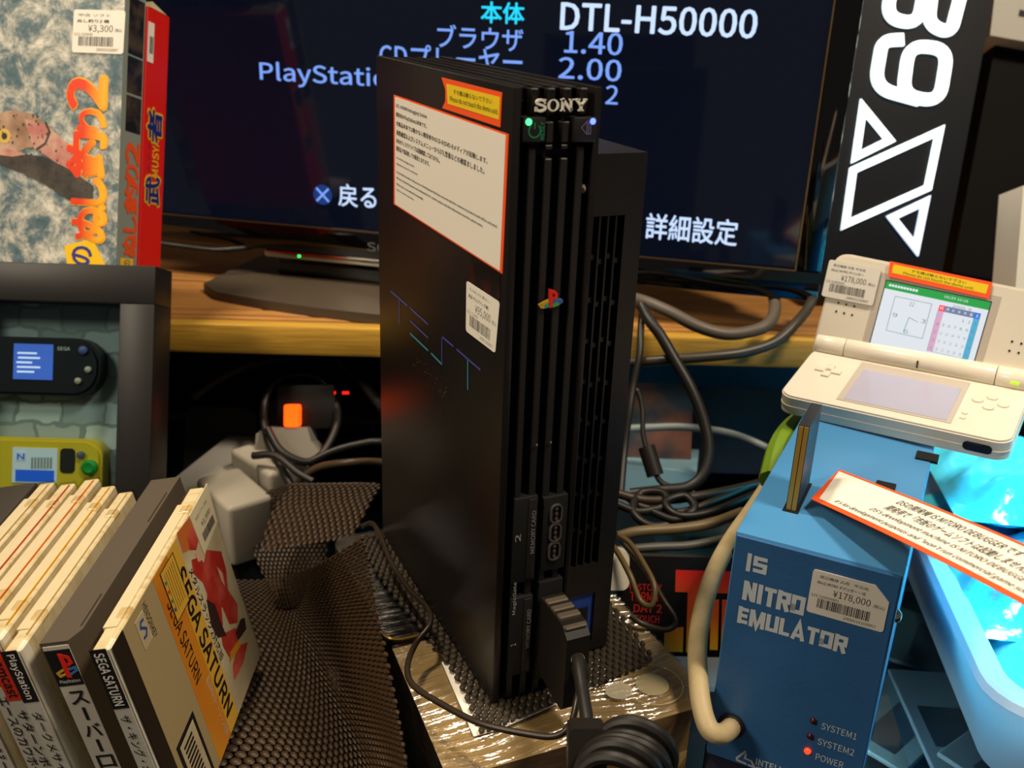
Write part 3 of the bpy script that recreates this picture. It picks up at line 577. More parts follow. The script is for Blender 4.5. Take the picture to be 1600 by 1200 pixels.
# lower tier with its vent grille
YF = frame((0, Y2, 0), (1, 0, 0), (0, 0, 1))
mb = MB()
mb.box((W1 - .004, Y2 + .006, 0), (WT - .0015, D, T2 - .001), 1)
g0 = uv(YF, 908, 885); g1 = uv(YF, 990, 335); gx0, gx1 = W1 + .0065, WT - .0095; gz0, gz1 = g0[1], g1[1]
pz0, pz1, px0_, px1_ = uv(YF, 925, 1000)[1], uv(YF, 930, 925)[1], W1 + .004, WT - .008
mb.box((W1 - .002, Y2, 0), (gx0 - .0005, Y2 + .01, T2), 0); mb.box((gx1 - .0002, Y2, 0), (WT, D, T2), 0); mb.box((gx0 - .0005, Y2, gz1), (gx1 - .0002, D, T2), 0); mb.box((W1 - .002, Y2 + .004, T2 - .004), (WT - .002, D, T2 - .0002), 0)
mb.box((gx0 - .0005, Y2, pz1), (gx1 - .0002, Y2 + .01, gz0), 0); mb.box((gx0 - .0005, Y2, 0), (gx1 - .0002, Y2 + .01, pz0), 0)
mb.build('expansion_bay', [black, dark], gc)
mb = MB(); nC = 5; cw = (gx1 - gx0) / nC
for k in range(1, nC): mb.box((gx0 + k * cw - .0005, Y2 + .0004, gz0), (gx0 + k * cw + .0005, Y2 + .006, gz1))
nR = 9
for k in range(1, nR):
    z = gz0 + (gz1 - gz0) * k / nR
    for j in range(nC): zz = z + (.0012 if j % 2 else -.0012); mb.box((gx0 + j * cw, Y2 + .002, zz - .0012), (gx0 + (j + 1) * cw, Y2 + .006, zz + .0012))
mb.build('vent_grille', mat('grille_black', '#151210', .4), gc)
bl = mat('port_blue', '#1f46a8', .35, vary=('#16337c', 40, (1, 1, 1), .3, .7))
mb = MB(); mb.box((gx0 - .001, Y2 + .0015, pz0), (gx1 + .001, Y2 + .008, pz1), 0); pp = mb.build('port_panel', bl, gc)
mb = MB(); mb.box((gx0 + .010, Y2 + .0008, pz0 + .006), (gx0 + .018, Y2 + .004, pz0 + .022), 0); mb.build('usb_port', dark, pp)
# papers on the left side
def lq(*pp): return P2(LF, *pp)
pq = lq((616, 148), (796, 210), (786, 428), (616, 319))
NF = LF; mb = MB(LF); mb.prism(pq[::-1], 0, .00035, 1)
ctr = Vector((sum(p[0] for p in pq) / 4, sum(p[1] for p in pq) / 4)); inner = [(ctr.x + (p[0] - ctr.x) * .965, ctr.y + (p[1] - ctr.y) * .975) for p in pq]
mb.prism(inner[::-1], .00035, .00045, 0)
nx0, nx1 = inner[0][0], inner[1][0]; ny1 = (inner[0][1] + inner[1][1]) / 2; ny0 = (inner[2][1] + inner[3][1]) / 2; nw, nh = nx1 - nx0, ny1 - ny0
# the sheet's own slightly turned axes
NX = Vector((inner[1][0] - inner[0][0], inner[1][1] - inner[0][1])).normalized(); ang = math.atan2(NX.y, NX.x)
NM = T(inner[0][0], inner[0][1], 0) @ Matrix.Rotation(ang, 4, 'Z')
sh = (Vector(inner[0]) - Vector(inner[3])).length
for v_, w_t, h_, s_, b_ in ((.085, .33, .040, 'DTL-H50000 Debugging Station', .012), (.165, .33, .046, '開発用のPlayStation2本体です。', .014), (.245, .86, .048, '市販品本体では動かない開発者中のCD-R/DVD-Rメディアが起動します。', .014), (.325, .84, .048, '通電確認およびシステムメニューからDTL型番などの確認ましました。', .014), (.400, .46, .046, 'DVDのディスクドライブは起動確認しておりません。', .014), (.470, .36, .044, '開発品で保証無しでの販売となります。', .014),
        (.555, .20, .022, 'DTL-H50000 Debugging Station', .006), (.610, .24, .022, 'PlayStation2 exclusive for development.', .006), (.690, .95, .028, '(CD-R/ DVD-R) media in the process of development that does not work with the commercial product itself will be activated.', .006), (.745, .84, .028, 'We have checked the power and confirmed the DTL model number and other information from the system menu.', .006), (.800, .30, .022, 'DVD disc drive is not confirmed to be bootable.', .006), (.855, .20, .020, 'Sold as is without warranty.', .006)):
    mb.text(s_, (nw * .015, -sh * (v_ + h_ * .3), nw * w_t, sh * h_), 2, .00055, xf=NM, bold=b_)
mb.build('notice_sheet', [paper, orange, ink], gc, flat=True)
cq = lq((691, 121), (786, 145), (785, 160), (783, 199), (692, 169), (697, 158), (697, 140)); ci = lq((699, 131), (783, 152), (781, 187), (701, 162))
mb = MB(LF); mb.prism(cq[::-1], 0, .0004, 1); mb.prism(ci[::-1], .0004, .0005, 0)
ang2 = math.atan2(ci[1][1] - ci[0][1], ci[1][0] - ci[0][0]); CM = T(ci[3][0], ci[3][1], 0) @ Matrix.Rotation(ang2, 4, 'Z'); cw_ = math.dist(ci[0], ci[1]); ch_ = math.dist(ci[0], ci[3])
mb.text('デモ機は触らないで下さい', (cw_ * .12, ch_ * .56, cw_ * .72, ch_ * .25), 2, .0006, xf=CM); mb.text('Please do not touch the demo unit.', (cw_ * .05, ch_ * .18, cw_ * .9, ch_ * .26), 2, .0006, xf=CM)
mb.build('caution_label', [yellow, orange, ink], gc, flat=True)
hq = lq((738, 404), (782, 428), (782, 470), (732, 446)); mb = MB(LF); mb.prism(hq[::-1], 0, .0003); mb.build('seal_sticker', mat('seal_dark', '#1a120e', .15, vary=('#4a1612', 60, (1, 1, 1), .5, .7)), gc, flat=True)
sq = lq((730, 438), (782, 472), (775, 552), (729, 517)); mb = price_sticker(T(0, 0, 0), 1, 1, '¥95,000', 'その他 (PS) 箱なし', '新品 PS2 [デバッグ機]', '121-5240', seed=3)
# map the unit sticker onto its measured corners
A_, B_, C_, D_ = [Vector(p) for p in (sq[3], sq[2], sq[1], sq[0])]
def bil(v): return LF @ Vector((*((A_ * (1 - v.x) + B_ * v.x) * (1 - v.y) + (D_ * (1 - v.x) + C_ * v.x) * v.y), .0003 + (0.0001 if v.z > .0003 else 0)))
mb.v = [bil(v) for v in mb.v]; mb.build('price_sticker', [paper, ink], gc, flat=True)
# TEST lettering in thin coloured lines
test_a = mat('test_violet', '#4a4a9a', .35, emit='#4a4a9a', es=.0); test_b = mat('test_teal', '#3a8fa8', .35)
mb = MB(LF); LW = .0011
def tz(x, y): return uv(LF, 580 + x * .5843, 420 + y * .5833)
for pts, mi in ((((53, 60), (98, 99)), 0), (((76, 80), (76, 148)), 0), (((104, 104), (153, 149)), 0), (((105, 139), (153, 185)), 0), (((105, 173), (153, 219)), 1), (((161, 226), (190, 256)), 1), (((190, 257), (190, 181)), 0), (((189, 181), (221, 208)), 0), (((229, 215), (293, 271)), 0), (((259, 243), (259, 324)), 1)):
    mb.stroke([tz(*p) for p in pts], LW, mi, .0002)
mb.build('test_lettering', [test_a, test_b], gc, flat=True)
mb = MB(LF); R = random.Random(4)
for k in range(46):
    t_ = R.random(); px, py = 648 + 50 * t_ + R.uniform(-5, 5), 562 + 52 * t_ + R.uniform(-8, 8); x, y = uv(LF, px, py); r = R.uniform(.0001, .00035); mb.poly([(x - r, y - r), (x + r, y - r * .5), (x + r * .4, y + r * 1.6)], .0002, 0)
mb.build('scratch_marks', mat('scratch', '#8a8478', .5), gc, flat=True)

# ================================================================== shrink-wrapped boxes under the console
BOXF = frame((-.037, -.034, 0), Vector((.133, -.003, 0)), (0, 0, 1))
bt_ = -.0045
cart = mat('carton_print', '#94815c', .5, vary=('#b8a47a', 16, (1, 1, 1), .3, .7)); cards = mat('carton_side', '#5a4228', .5, vary=('#a88c54', 34, (1, 1, 1), .4, .7)); cardl = mat('carton_side_dark', '#12100e', .4, vary=('#34444c', 40, (1, 1, 1), .6, .8))
film1 = film('shrink_film', '#e8e0d0', .18, .52, (60, .5, (.6, 3.5, 1), .30))
sb = thing('shrink_wrapped_box', BOXF @ T(.065, .05, GZ), 'shrink-wrapped box with a torn white label, under the front of the console', 'box')
bp = [(-.037, -.034), (.098, -.036), (.113, -.013), (.113, .072), (-.030, .070)]
mb = MB(); mb.prism(bp, GZ, bt_ - .0022, 0, side=1); n_ = len(bp)
mb.m[2 + 4] = 2; mb.build('carton', [cart, cards, cardl], sb, flat=True)
def filmtop(u, v):
    xl = -.0372 + .0072 * v; xr = .0985 + .0148 * min(1, v * 4); x = xl + (xr - xl) * u; y = -.0352 + .1065 * v
    w = v * 17 + u * 2.2 + .55 * math.sin(u * 9 + v * 4); k = .5 + .5 * math.sin(u * 5.3 + v * 3.1)
    h = math.sin(2 * math.pi * w) * (.35 + .65 * k) + .45 * math.sin(2 * math.pi * (w * 2.3 + u * .7)) * (1 - k * .6) + .25 * math.sin(2 * math.pi * (w * 4.1 - u * 3))
    return (x, y, bt_ - .0011 + .00062 * h)
mb = MB(); mb.grid(filmtop, 70, 240)
def filmfront(u, v): p = Vector(filmtop(u, 0)); return (p.x, p.y - .0008 - .0010 * math.sin(u * 30 + v * 9) * math.sin(v * 7), p.z + (GZ + .001 - p.z) * v)
mb.grid(lambda u, v: filmfront(1 - u, v), 50, 20)
def filmleft(u, v): p = Vector(filmtop(0, 1 - u)); return (p.x - .0006 - .0006 * math.sin(u * 22 + v * 4), p.y, p.z + (GZ + .001 - p.z) * v)
mb.grid(lambda u, v: filmleft(1 - u, v), 30, 14); mb.build('shrink_film', film1, sb)
# torn white label on top
lab = [onz(*p, bt_ - .002) for p in ((690, 1040), (716, 1036), (790, 1130), (935, 1030), (952, 1060), (930, 1078), (780, 1145), (740, 1156))]
mb = MB(); mb.prism([(p.x, p.y) for p in lab][::-1], bt_ - .0002, bt_ + .0002, 0)
LX = frame(onz(735, 1150, bt_ + .0004), onz(790, 1132, 0) - onz(735, 1150, 0), n=(0, 0, 1))
LY = frame(onz(728, 1150, bt_ + .0004), onz(700, 1050, 0) - onz(735, 1150, 0), n=(0, 0, 1))
mb.text('A 2 S 6', (.004, -.010, .022, .004), 1, .0001, xf=LY); mb.text('国国', (.050, -.009, .012, .0045), 1, .0001, xf=LY); barcode(mb, .03, .003, .03, .006, 1, .0001, LX, 4)
mb.text('10L', (.075, .004, .008, .003), 1, .0001, xf=LX); mb.build('torn_label', [paper, ink], sb, flat=True)
cc = onz(1019, 1068, bt_); mb = MB(T(cc.x, cc.y, bt_ - .0005)); mb.tube([(.0165 * math.cos(a), .0165 * math.sin(a), .0002) for a in [2 * math.pi * k / 24 for k in range(24)]], .0003, 0, 6, True, 1); mb.lathe([(.009, .0), (.006, .0012), (.001, .0016)], 0, 24); mb.build('film_bubble', mat('film_clear', '#d8c89c', .1, alpha=.35), sb)
cc = onz(967, 1080, bt_); mb = MB(T(cc.x, cc.y, bt_ + .0002)); mb.prism([(.0075 * math.cos(a), .0065 * math.sin(a)) for a in [2 * math.pi * k / 24 for k in range(24)]], 0, .0002); mb.build('round_seal', mat('seal_clear', '#cfc2a4', .3, alpha=.55), sb)
# second, black glossy wrapped case behind it
kb = thing('wrapped_case', (.03, .14, GZ), 'glossy black wrapped case with rounded corners, under the rear of the console', 'case')
mb = MB(); mb.prism([(x, y) for x, y in rrect(-.031, .0755, .105, .195, .010, 6)], GZ, bt_ - .001, 0); mb.build('body', mat('case_black', '#0a0808', .2), kb)
film2 = film('case_film', '#e8e0d0', .14, .6, (40, 1.0, (.4, 5, 1), .25))
mb = MB(); pr = rrect(-.0312, .0753, .1052, .1952, .0102, 6)
mb.prism(pr, bt_ - .004, bt_ - .0002, 0); mb.build('shrink_film', film2, kb)
mb = MB(); mb.tube([(-.031 + .010 - .010 * math.cos(a), .0755 + .010 - .010 * math.sin(a), bt_ - .0015) for a in [math.radians(90 * k / 8) for k in range(9)]] + [(.0, .0755, bt_ - .0015)], .0009, 0, 6, sub=2); mb.build('bright_edge', mat('edge_gold', '#b8924a', .2, .6), kb)

# ================================================================== woven anti-slip mat
matm = mat('woven_mat', '#3d2c1a', .5); matm2 = mat('woven_mat_thin', '#332a1e', .5)
def pillows(mb, fn, nu, nv, rn, ru=.44, rv=.58, eps=.004):
    dirs = [(0, 0, 1)] + [(math.cos(a) * .75, math.sin(a) * .75, .66) for a in [math.pi / 4 * k for k in range(8)]] + [(math.cos(a), math.sin(a), -.05) for a in [math.pi / 4 * k + .39 for k in range(8)]] + [(math.cos(a) * .7, math.sin(a) * .7, -.7) for a in [math.pi / 4 * k for k in range(8)]] + [(0, 0, -1)]
    fs = [(0, 1 + k, 1 + (k + 1) % 8) for k in range(8)]
    for k in range(8): l = (k + 1) % 8; fs += [(1 + k, 9 + k, 1 + l), (9 + k, 9 + l, 1 + l), (9 + k, 17 + l, 9 + l), (9 + k, 17 + k, 17 + l), (25, 17 + l, 17 + k)]
    for j in range(nv):
        for i in range(nu):
            u = (i + (.75 if j % 2 else .25)) / nu; v = (j + .5) / nv
            if u > 1: continue
            p = fn(u, v)
            if p is None: continue
            e1 = 1 / nu; e2 = 1 / nv; a = (fn(min(1, u + e1 / 2), v) - fn(max(0, u - e1 / 2), v)); b = (fn(u, min(1, v + e2 / 2)) - fn(u, max(0, v - e2 / 2)))
            n = a.cross(b)
            if n.length < 1e-12: continue
            n.normalize(); A = a * ru; B = b * rv * 1.0; N = n * rn
            mb.raw([p + A * d[0] + B * d[1] + N * d[2] for d in dirs], fs)
def interp(rows):
    """smooth surface through a grid of control points: rows[j][i]"""
    R_ = [[Vector(p) for p in r] for r in rows]
    def c1(P, t):
        n = len(P) - 1; x = min(max(t, 0), 1) * n; i = min(int(x), n - 1); f = x - i
        p1, p2 = P[i], P[i + 1]; p0 = P[i - 1] if i else p1 * 2 - p2; p3 = P[i + 2] if i + 2 <= n else p2 * 2 - p1
        return .5 * (2 * p1 + (p2 - p0) * f + (2 * p0 - 5 * p1 + 4 * p2 - p3) * f * f + (3 * p1 - p0 - 3 * p2 + p3) * f ** 3)
    return lambda u, v: c1([c1(r, u) for r in R_], v)
FZ = GZ + .0022
def wx(px, py, x=-.047): return onpl(px, py, (x, 0, 0), Vector((1, .07, 0)).normalized())
rows = []
for (cp_, tp_, xw) in (((640, 1330), (668, 1370), -.052), ((589, 1181), (637, 1200), -.049), ((555, 1066), (618, 1092), -.047), ((524, 978), (597, 985), -.045), ((509, 925), (583, 905), -.042), ((500, 892), (568, 838), -.038)):
    c_ = onz(*cp_, FZ); t_ = wx(*tp_, x=xw); c_.x = min(c_.x, t_.x + .004)
    y_ = c_.y
    rows.append([(-.250, y_ + .06, FZ), (-.175, y_ + .04, FZ), (-.11, y_ + .02, FZ), (c_.x - .030, y_ + .004, FZ), (c_.x - .008, y_, FZ + .0015), (c_.x * .6 + t_.x * .4, y_ * .6 + t_.y * .4, FZ * .6 + t_.z * .4), (t_.x, t_.y, t_.z)])
mtt = thing('anti_slip_mat', (-.10, .12, GZ), 'dark brown woven anti-slip mat folded up beside the boxes, under the discs', 'mat')
fn = interp(rows)
mb = MB(); pillows(mb, fn, 46, 60, .0013, .47, .56); mb.build('flat_sheet', matm, mtt)
rl = [(-.060, .215, FZ), (-.066, .262, FZ), (-.068, .292, FZ + .012), (-.064, .300, -.025)]; rr_ = [(-.026, .210, FZ), (-.022, .250, FZ), (-.014, .272, FZ + .012), (-.006, .276, -.015)]
def yp(px, py, y): return onpl(px, py, (0, y, 0), Vector((0, 1, 0)))
Lp = rl + [yp(452, 757, .292), yp(425, 800, .268), yp(404, 862, .222)]; Rp = rr_ + [yp(592, 757, .262), yp(580, 785, .246), yp(552, 840, .206)]
rows2 = [[Vector(a) * (1 - t) + Vector(b) * t for t in (0, .33, .66, 1)] for a, b in zip(Lp, Rp)]
fn2 = interp(rows2); mb = MB(); pillows(mb, fn2, 16, 46, .0013, .47, .56); mb.build('curled_end', matm, mtt)
# thin net under the console
nt_ = MB(); nq = [(-.012, -.014), (.092, .0), (.092, .19), (-.012, .19)]
fn3 = lambda u, v: Vector((-.013 + .112 * u + .004 * math.sin(v * 6), -.016 + .018 * u + .20 * v, -.0022))
pillows(nt_, fn3, 24, 48, .0014, .50, .60); tag(nt_.build('net_mat', matm2, origin=(.03, .08, -.004)), 'small dark net mat directly under the black console', 'mat')

# ================================================================== jewel cases
JF = frame((-.1726, .0307, .0606), (.883, -.429, .191), (.427, .903, .054))   # x towards the cover, y back, z up
shellm = film('case_clear', '#f6f0e2', .10, .28, (60, .25, (1, 1, 1), 0)); tray = mat('case_tray', '#e4dcc6', .35, vary=('#c8b990', 70, (1, 3, 1), .45, .75)); spw = mat('spine_paper', '#b9b4aa', .6); spb = mat('spine_black', '#16120f', .5); spr = mat('spine_red', '#d0301c', .5)
CH, CDp = .125, .142
def case(x1, wd, y0, z1, label, spine, accent=None, name='disc_case', grp='row of disc cases', bodym=None):
    CHc = CH + .195 * (x1 - wd)
    M = JF @ T(x1 - wd / 2, y0 + CDp / 2, z1 - CHc); t = thing(name, M, label, 'disc case', grp)
    a, b = x1 - wd, x1
    mb = MB(JF); mb.box((a + .0009, y0 + .0012, z1 - CHc + .001), (b - .0009, y0 + CDp - .001, z1 - .0012), 0, bev=.0008, seg=1)
    mb.box((a + .0004, y0 + .016, z1 - .004), (b - .0035, y0 + CDp - .02, z1 - .0004), 1); mb.build('disc_tray', [bodym or tray, mat('tray_edge', '#e6decb', .3)], t)
    mb = MB(JF); mb.box((a, y0, z1 - CHc), (b - .0032, y0 + CDp, z1), bev=.0008, seg=1); mb.box((b - .0030, y0 + .008, z1 - CHc), (b, y0 + CDp, z1), bev=.0008, seg=1)
    for yy in (y0 + .022, y0 + CDp - .03): mb.box((b - .006, yy, z1 - .003), (b - .0005, yy + .007, z1 + .0006), bev=.0003, seg=1)
    mb.build('clear_shell', shellm, t)
    SPF = frame(JF @ Vector((a, y0, z1)), JF.col[0].to_3d(), JF.col[2].to_3d())
    mb = MB(SPF); w = wd - .0028
    mb.box((.0008, -CHc + .002, -.0004), (.0008 + w, -.0008, .0003), 0)
    mats = [spw, ink, white]
    for hm, y_t, y_b, txt, tm in spine['blocks']:
        mats.append(hm); mb.box((.0008, -y_b, .0003), (.0008 + w, -y_t, .0005), len(mats) - 1)
        if txt: mb.text(txt, (.0008 + w * .2, -y_b + .002, w * .6, y_b - y_t - .004), {'w': 2, 'k': 1}[tm], .0007, rot=-1, bold=.02)
    for txt, y_t, y_b in spine['texts']: mb.text(txt, (.0008 + w * .18, -y_b, w * .62, y_b - y_t), 1, .0007, rot=-1, bold=.015)
    mb.build('spine_card', mats, t, flat=True)
    if accent:
        mb = MB(JF); mb.box((b - .0034, y0 + .012, z1 - .09), (b - .0031, y0 + CDp - .004, z1 - .0002), 0); mb.build('booklet', accent, t)
    return t
case(-.0455, .0105, .0075, -.0005, 'clear disc case with a black spine header, left of the thick grey case', dict(blocks=[(spb, 0, .030, 'PlayStation', 'w')], texts=[('ダークメサイア', .036, .080), ('クール', .095, .116)]), mat('booklet_cream', '#c9b48a', .5))
case(-.0592, .0105, .016, .0005, 'clear disc case with a red spine header, second left of the thick grey case', dict(blocks=[(spr, 0, .036, 'Dreamcast', 'k')], texts=[('サターンボムバー', .042, .100)]), mat('booklet_yellow', '#d8a21c', .5))
case(-.0735, .0112, .027, .001, 'clear disc case with an orange booklet edge, third left of the thick grey case', dict(blocks=[(spr, 0, .036, 'Dreamcast', 'k')], texts=[('エースのカウボーイ', .042, .100)]), mat('booklet_orange', '#d8701c', .5))
case(-.0890, .0112, .027, .0, 'clear disc case with a reddish booklet edge, fourth left of the thick grey case', dict(blocks=[], texts=[('ファンタジー', .030, .09)]), mat('booklet_rust', '#b8482c', .5))
case(-.1045, .0112, .032, .0, 'plain clear disc case beside the dark case at the left end of the row', dict(blocks=[], texts=[('コレクション', .030, .09)]), mat('booklet_pale', '#b9ab88', .5))
mb = MB(JF); mb.box((-.150, .04, -.098), (-.122, .182, -.004), bev=.001); dk = mb.build('dark_case', mat('dark_case_grey', '#3a342d', .5), origin=JF @ T(-.133, .1, -.098)); tag(dk, 'dark grey case at the left end of the disc case row', 'disc case', 'row of disc cases')
# thick grey case
gy = mat('slipcase_grey', '#51473b', .5); gyt = mat('slip_edge', '#2c251f', .5)
tk = thing('disc_case', JF @ T(-.027, .078, -.119), 'thick grey boxed disc case with a large white spine title', 'disc case', 'row of disc cases')
a, b, y0 = -.0362, -.0187, .0075
mb = MB(JF); mb.prism([(a, y0), (b - .004, y0), (b, y0 + .0075), (b, y0 + .146), (a, y0 + .146)], -.119, .001, 0); mb.build('slip_box', gy, tk, flat=True)
mb = MB(JF)
for ys in ((y0 + .010, y0 + .034), (y0 + .098, y0 + .128)): mb = MB(JF); mb.box((b - .0022, ys[0], .0006), (b - .0016, ys[1], .0013)); mb.build('lid_slot', gyt, tk)
SPF = frame(JF @ Vector((a, y0, .001)), JF.col[0].to_3d(), JF.col[2].to_3d()); w = b - a - .004
mb = MB(SPF); mb.box((.001, -.118, 0), (w - .0003, -.002, .0005), 0); mb.box((.001, -.0245, .0005), (w - .0003, -.004, .0007), 1)
mb.text('PlayStation', (.0025, -.0232, w * .72, .0024), 2, .0009)
cx = .001 + w * .5
mb.prism([(cx - .001, -.0195), (cx + .0012, -.0200), (cx + .0012, -.0065), (cx - .001, -.0060)], .0007, .0010, 3); mb.stroke([(cx + .0012, -.0075), (cx + .0032, -.0085), (cx + .0036, -.0115), (cx + .0014, -.0128)], .0017, 3, .0008, h=.0002)
mb.stroke([(cx - .001, -.0150), (cx - .0045, -.0168), (cx - .0038, -.0186), (cx - .001, -.0176)], .0012, 4, .0008, h=.0002); mb.stroke([(cx + .0012, -.0152), (cx + .0045, -.0145), (cx + .0046, -.0162), (cx + .0012, -.0182)], .0012, 5, .0008, h=.0002)
for i_, ch in enumerate('スーバーロボット大'):
    hh = .0085
    if ch == 'ー': mb.box((cx - .0007, -.027 - i_ * .0099 - hh, .0006), (cx + .0007, -.028 - i_ * .0099, .0008), 6)
    else: mb.text(ch, (cx - w * .30, -.028 - i_ * .0099 - hh * .9, w * .60, hh * .9), 6, .0008, bold=.02)
mb.build('spine_card', [mat('spine_white', '#c4bdb0', .6), spb, white, mat('emblem_red'), mat('emblem_yellow'), mat('emblem_blue'), ink], tk, flat=True)
# fighting-game case with its cover towards the camera's right
sk = case(0, .0105, 0, 0, 'clear disc case at the right end of the row, orange cover with red figures', dict(blocks=[(spb, .0, .034, 'SEGA SATURN', 'w')], texts=[('ザ・キング・オブ・ファイターズ', .038, .115)]))
CVF = frame(JF @ Vector((.0, 0, 0)), JF.col[1].to_3d(), JF.col[2].to_3d())   # cover face: x back (right in view), y up
cvt = mat('cover_tan', '#a8946a', .45); cvo = mat('cover_orange', '#c8701c', .4, vary=('#d89428', 14, (1, 1, 1), .3, .7)); cvy = mat('cover_gold', '#d8a83a', .4); cvw = mat('cover_pale', '#cfc09c', .45, vary=('#b8a684', 30, (1, 1, 1), .4, .6)); cvr = mat('cover_red', '#b02a20', .4, vary=('#cf5a48', 40, (1, 1, 1), .45, .65)); cvd = mat('cover_dark', '#3a2522', .4); cvk = mat('cover_strip', '#2b2219', .35); skin = mat('cover_skin', '#d8a884', .5)
def cvq(*pp): return P2(CVF, *[(130 + x / 3.87, 730 + y / 3.87) for x, y in pp])
x1c, yb = CDp - .002, -CH + .003
mb = MB(CVF); z = .0002
mb.box((.0015, yb, 0), (.0135, -.001, z), 0)                                   # dark hinge strip
mb.box((.0135, yb, 0), (x1c, -.0012, z), 1)                                   # tan cover ground
xo0, xo1 = .052, .073; xg1 = .088
mb.box((xo0, yb, z), (xo1, -.0014, z + .0001), 2); mb.box((xo1, yb, z), (xg1, -.0014, z + .0001), 3); mb.box((xg1, yb, z), (x1c, -.0014, z + .0001), 4)
mb.build('cover_card', [cvk, cvt, cvo, cvy, cvw], sk, flat=True)
mb = MB(CVF)
rot_ = dict(rot=-1)
mb.text('SEGA SATURN', (.056, -.072, .009, .052), 0, .0005, rot=-1, bold=.01); mb.text('SEGA SATURN', (.0745, -.112, .0115, .096), 0, .0005, rot=-1, bold=.03)
mb.text('メタルスラッグ2対応版', (.0885, -.085, .006, .062), 0, .0005, rot=-1, bold=.01); mb.text('拡張RAMカートリッジ専用', (.066, -.118, .006, .040), 1, .0005, rot=-1)
yq = cvq((518, 498), (560, 470), (622, 645), (540, 800), (465, 620)); mb.poly([(.060, -.004), (.079, -.004), (.079, -.034), (.060, -.034)], .0006, 2); mb.stroke([(.060, -.004), (.079, -.004), (.079, -.034), (.060, -.034)], .0006, 0, .0007, True)
for k in range(6): mb.stroke([(.0635 + k * .0024, -.007), (.0635 + k * .0024, -.030)], .0003, 0, .0007)
for k, c_ in enumerate((4, 5, 4, 6)): mb.box((.0612, -.012 - k * .0055, .0006), (.0628, -.010 - k * .0055, .0008), c_)
mb.box((.024, -.022, .0003), (.034, -.006, .0005), 1); mb.stroke([(.0320, -.0095), (.0285, -.0090), (.0268, -.0110), (.0292, -.0128), (.0315, -.0148), (.0295, -.0172), (.0262, -.0168)], .0014, 6, .0006); mb.text('HENDONKEY', (.035, -.024, .004, .020), 0, .0005, rot=-1)
mb.box((.018, -.124, .0003), (.044, -.078, .0004), 0); mb.box((.021, -.123, .0004), (.041, -.081, .0005), 1)
for k in range(13): mb.box((.024, -.084 - k * .003, .0005), (.036, -.0855 - k * .003, .0006), 0)
mb.build('cover_lettering', [ink, cvw, cvy, cvr, mat('dot_teal', '#2f7a6a', .5), mat('dot_red', '#c03a20', .5), mat('dot_blue', '#2a4a8a', .5)], sk, flat=True)
mb = MB(CVF)
mb.poly(cvq((560, 400), (640, 300), (700, 420), (640, 500), (600, 520)), .0004, 3)
mb.poly(cvq((640, 370), (668, 365), (692, 440), (680, 500), (640, 500), (625, 430)), .0005, 0)
mb.poly(cvq((672, 520), (700, 505), (715, 560), (690, 575)), .0006, 1)
mb.poly(cvq((650, 560), (700, 545), (725, 580), (740, 500), (830, 510), (860, 620), (870, 740), (930, 830), (930, 940), (880, 950), (840, 850), (810, 830), (760, 800), (720, 700), (660, 640)), .0005, 0)
mb.poly(cvq((742, 700), (770, 680), (800, 700), (830, 850), (840, 960), (790, 900), (745, 800)), .0006, 0)
mb.poly(cvq((740, 800), (790, 830), (830, 950), (860, 1020), (810, 1030), (770, 960)), .0007, 2)
mb.poly(cvq((830, 1010), (920, 970), (930, 1060), (880, 1150), (840, 1080)), .0006, 0)
mb.poly(cvq((945, 920), (970, 910), (980, 980), (930, 1050), (915, 1000)), .0007, 2)
mb.poly(cvq((930, 1080), (990, 1060), (960, 1190), (910, 1290), (900, 1200)), .0006, 0)
mb.poly(cvq((800, 600), (835, 640), (850, 720), (830, 690)), .0007, 1)
mb.poly(cvq((880, 1120), (935, 1040), (945, 1080), (880, 1180)), .0008, 4)
mb.build('cover_picture', [cvr, skin, cvd, mat('cover_glow', '#c86a30', .4), cvo], sk, flat=True)
a_ = cvq((634, 295), (742, 100), (805, 330), (725, 530)); mb = MB(CVF); mb.prism(a_, .0004, .0008, 0)
U_ = Vector((a_[1][0] - a_[0][0], a_[1][1] - a_[0][1])); ln = U_.length; PM = T(a_[0][0], a_[0][1], .0009) @ Matrix.Rotation(math.atan2(U_.y, U_.x), 4, 'Z')
hh = math.dist(a_[0], a_[3]); mb.text('¥1,980', (ln * .3, -hh * .55, ln * .45, hh * .14), 1, 0, xf=PM, bold=.01); mb.text('中古ソフト (SS)', (ln * .15, -hh * .28, ln * .6, hh * .09), 1, 0, xf=PM); barcode(mb, ln * .2, -hh * .82, ln * .6, hh * .2, 1, 0, PM, 9)
mb.build('price_sticker', [mat('sticker_cream', '#d8cba8', .6), greyink], sk, flat=True)

# ================================================================== emulator box, cartridge, handheld, paper sign
E0 = Vector((.1084, -.0383, 0)); EE = Vector((.62938, -.77709, 0)); ENn = Vector((.77709, .62938, 0)); EW, ED, EZ0, EZ1 = .0773, .200, -.037, .0975
EFr = frame(E0, EE, ENn)                        # x along the front, y back, z up
em = thing('development_box', EFr @ T(EW / 2, ED / 2, EZ0), 'blue metal development box with white lettering on its front', 'computer box')
bluetop = mat('blue_metal_lit', '#478abf', .38, bump=(700, .06)); bluefr = mat('blue_metal_shaded', '#33659a', .4, bump=(500, .05), vary=('#2d5b8e', 14, (1, 1, 1), .4, .7))  # overhead light painted in: paler blue for the case, darker for the front
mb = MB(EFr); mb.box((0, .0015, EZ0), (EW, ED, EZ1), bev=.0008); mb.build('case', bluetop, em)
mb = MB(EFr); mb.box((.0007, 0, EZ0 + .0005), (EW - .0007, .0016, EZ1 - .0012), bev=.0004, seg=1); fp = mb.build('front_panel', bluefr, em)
EFF = frame(E0, EE, (0, 0, 1))                  # front face, x right, y up
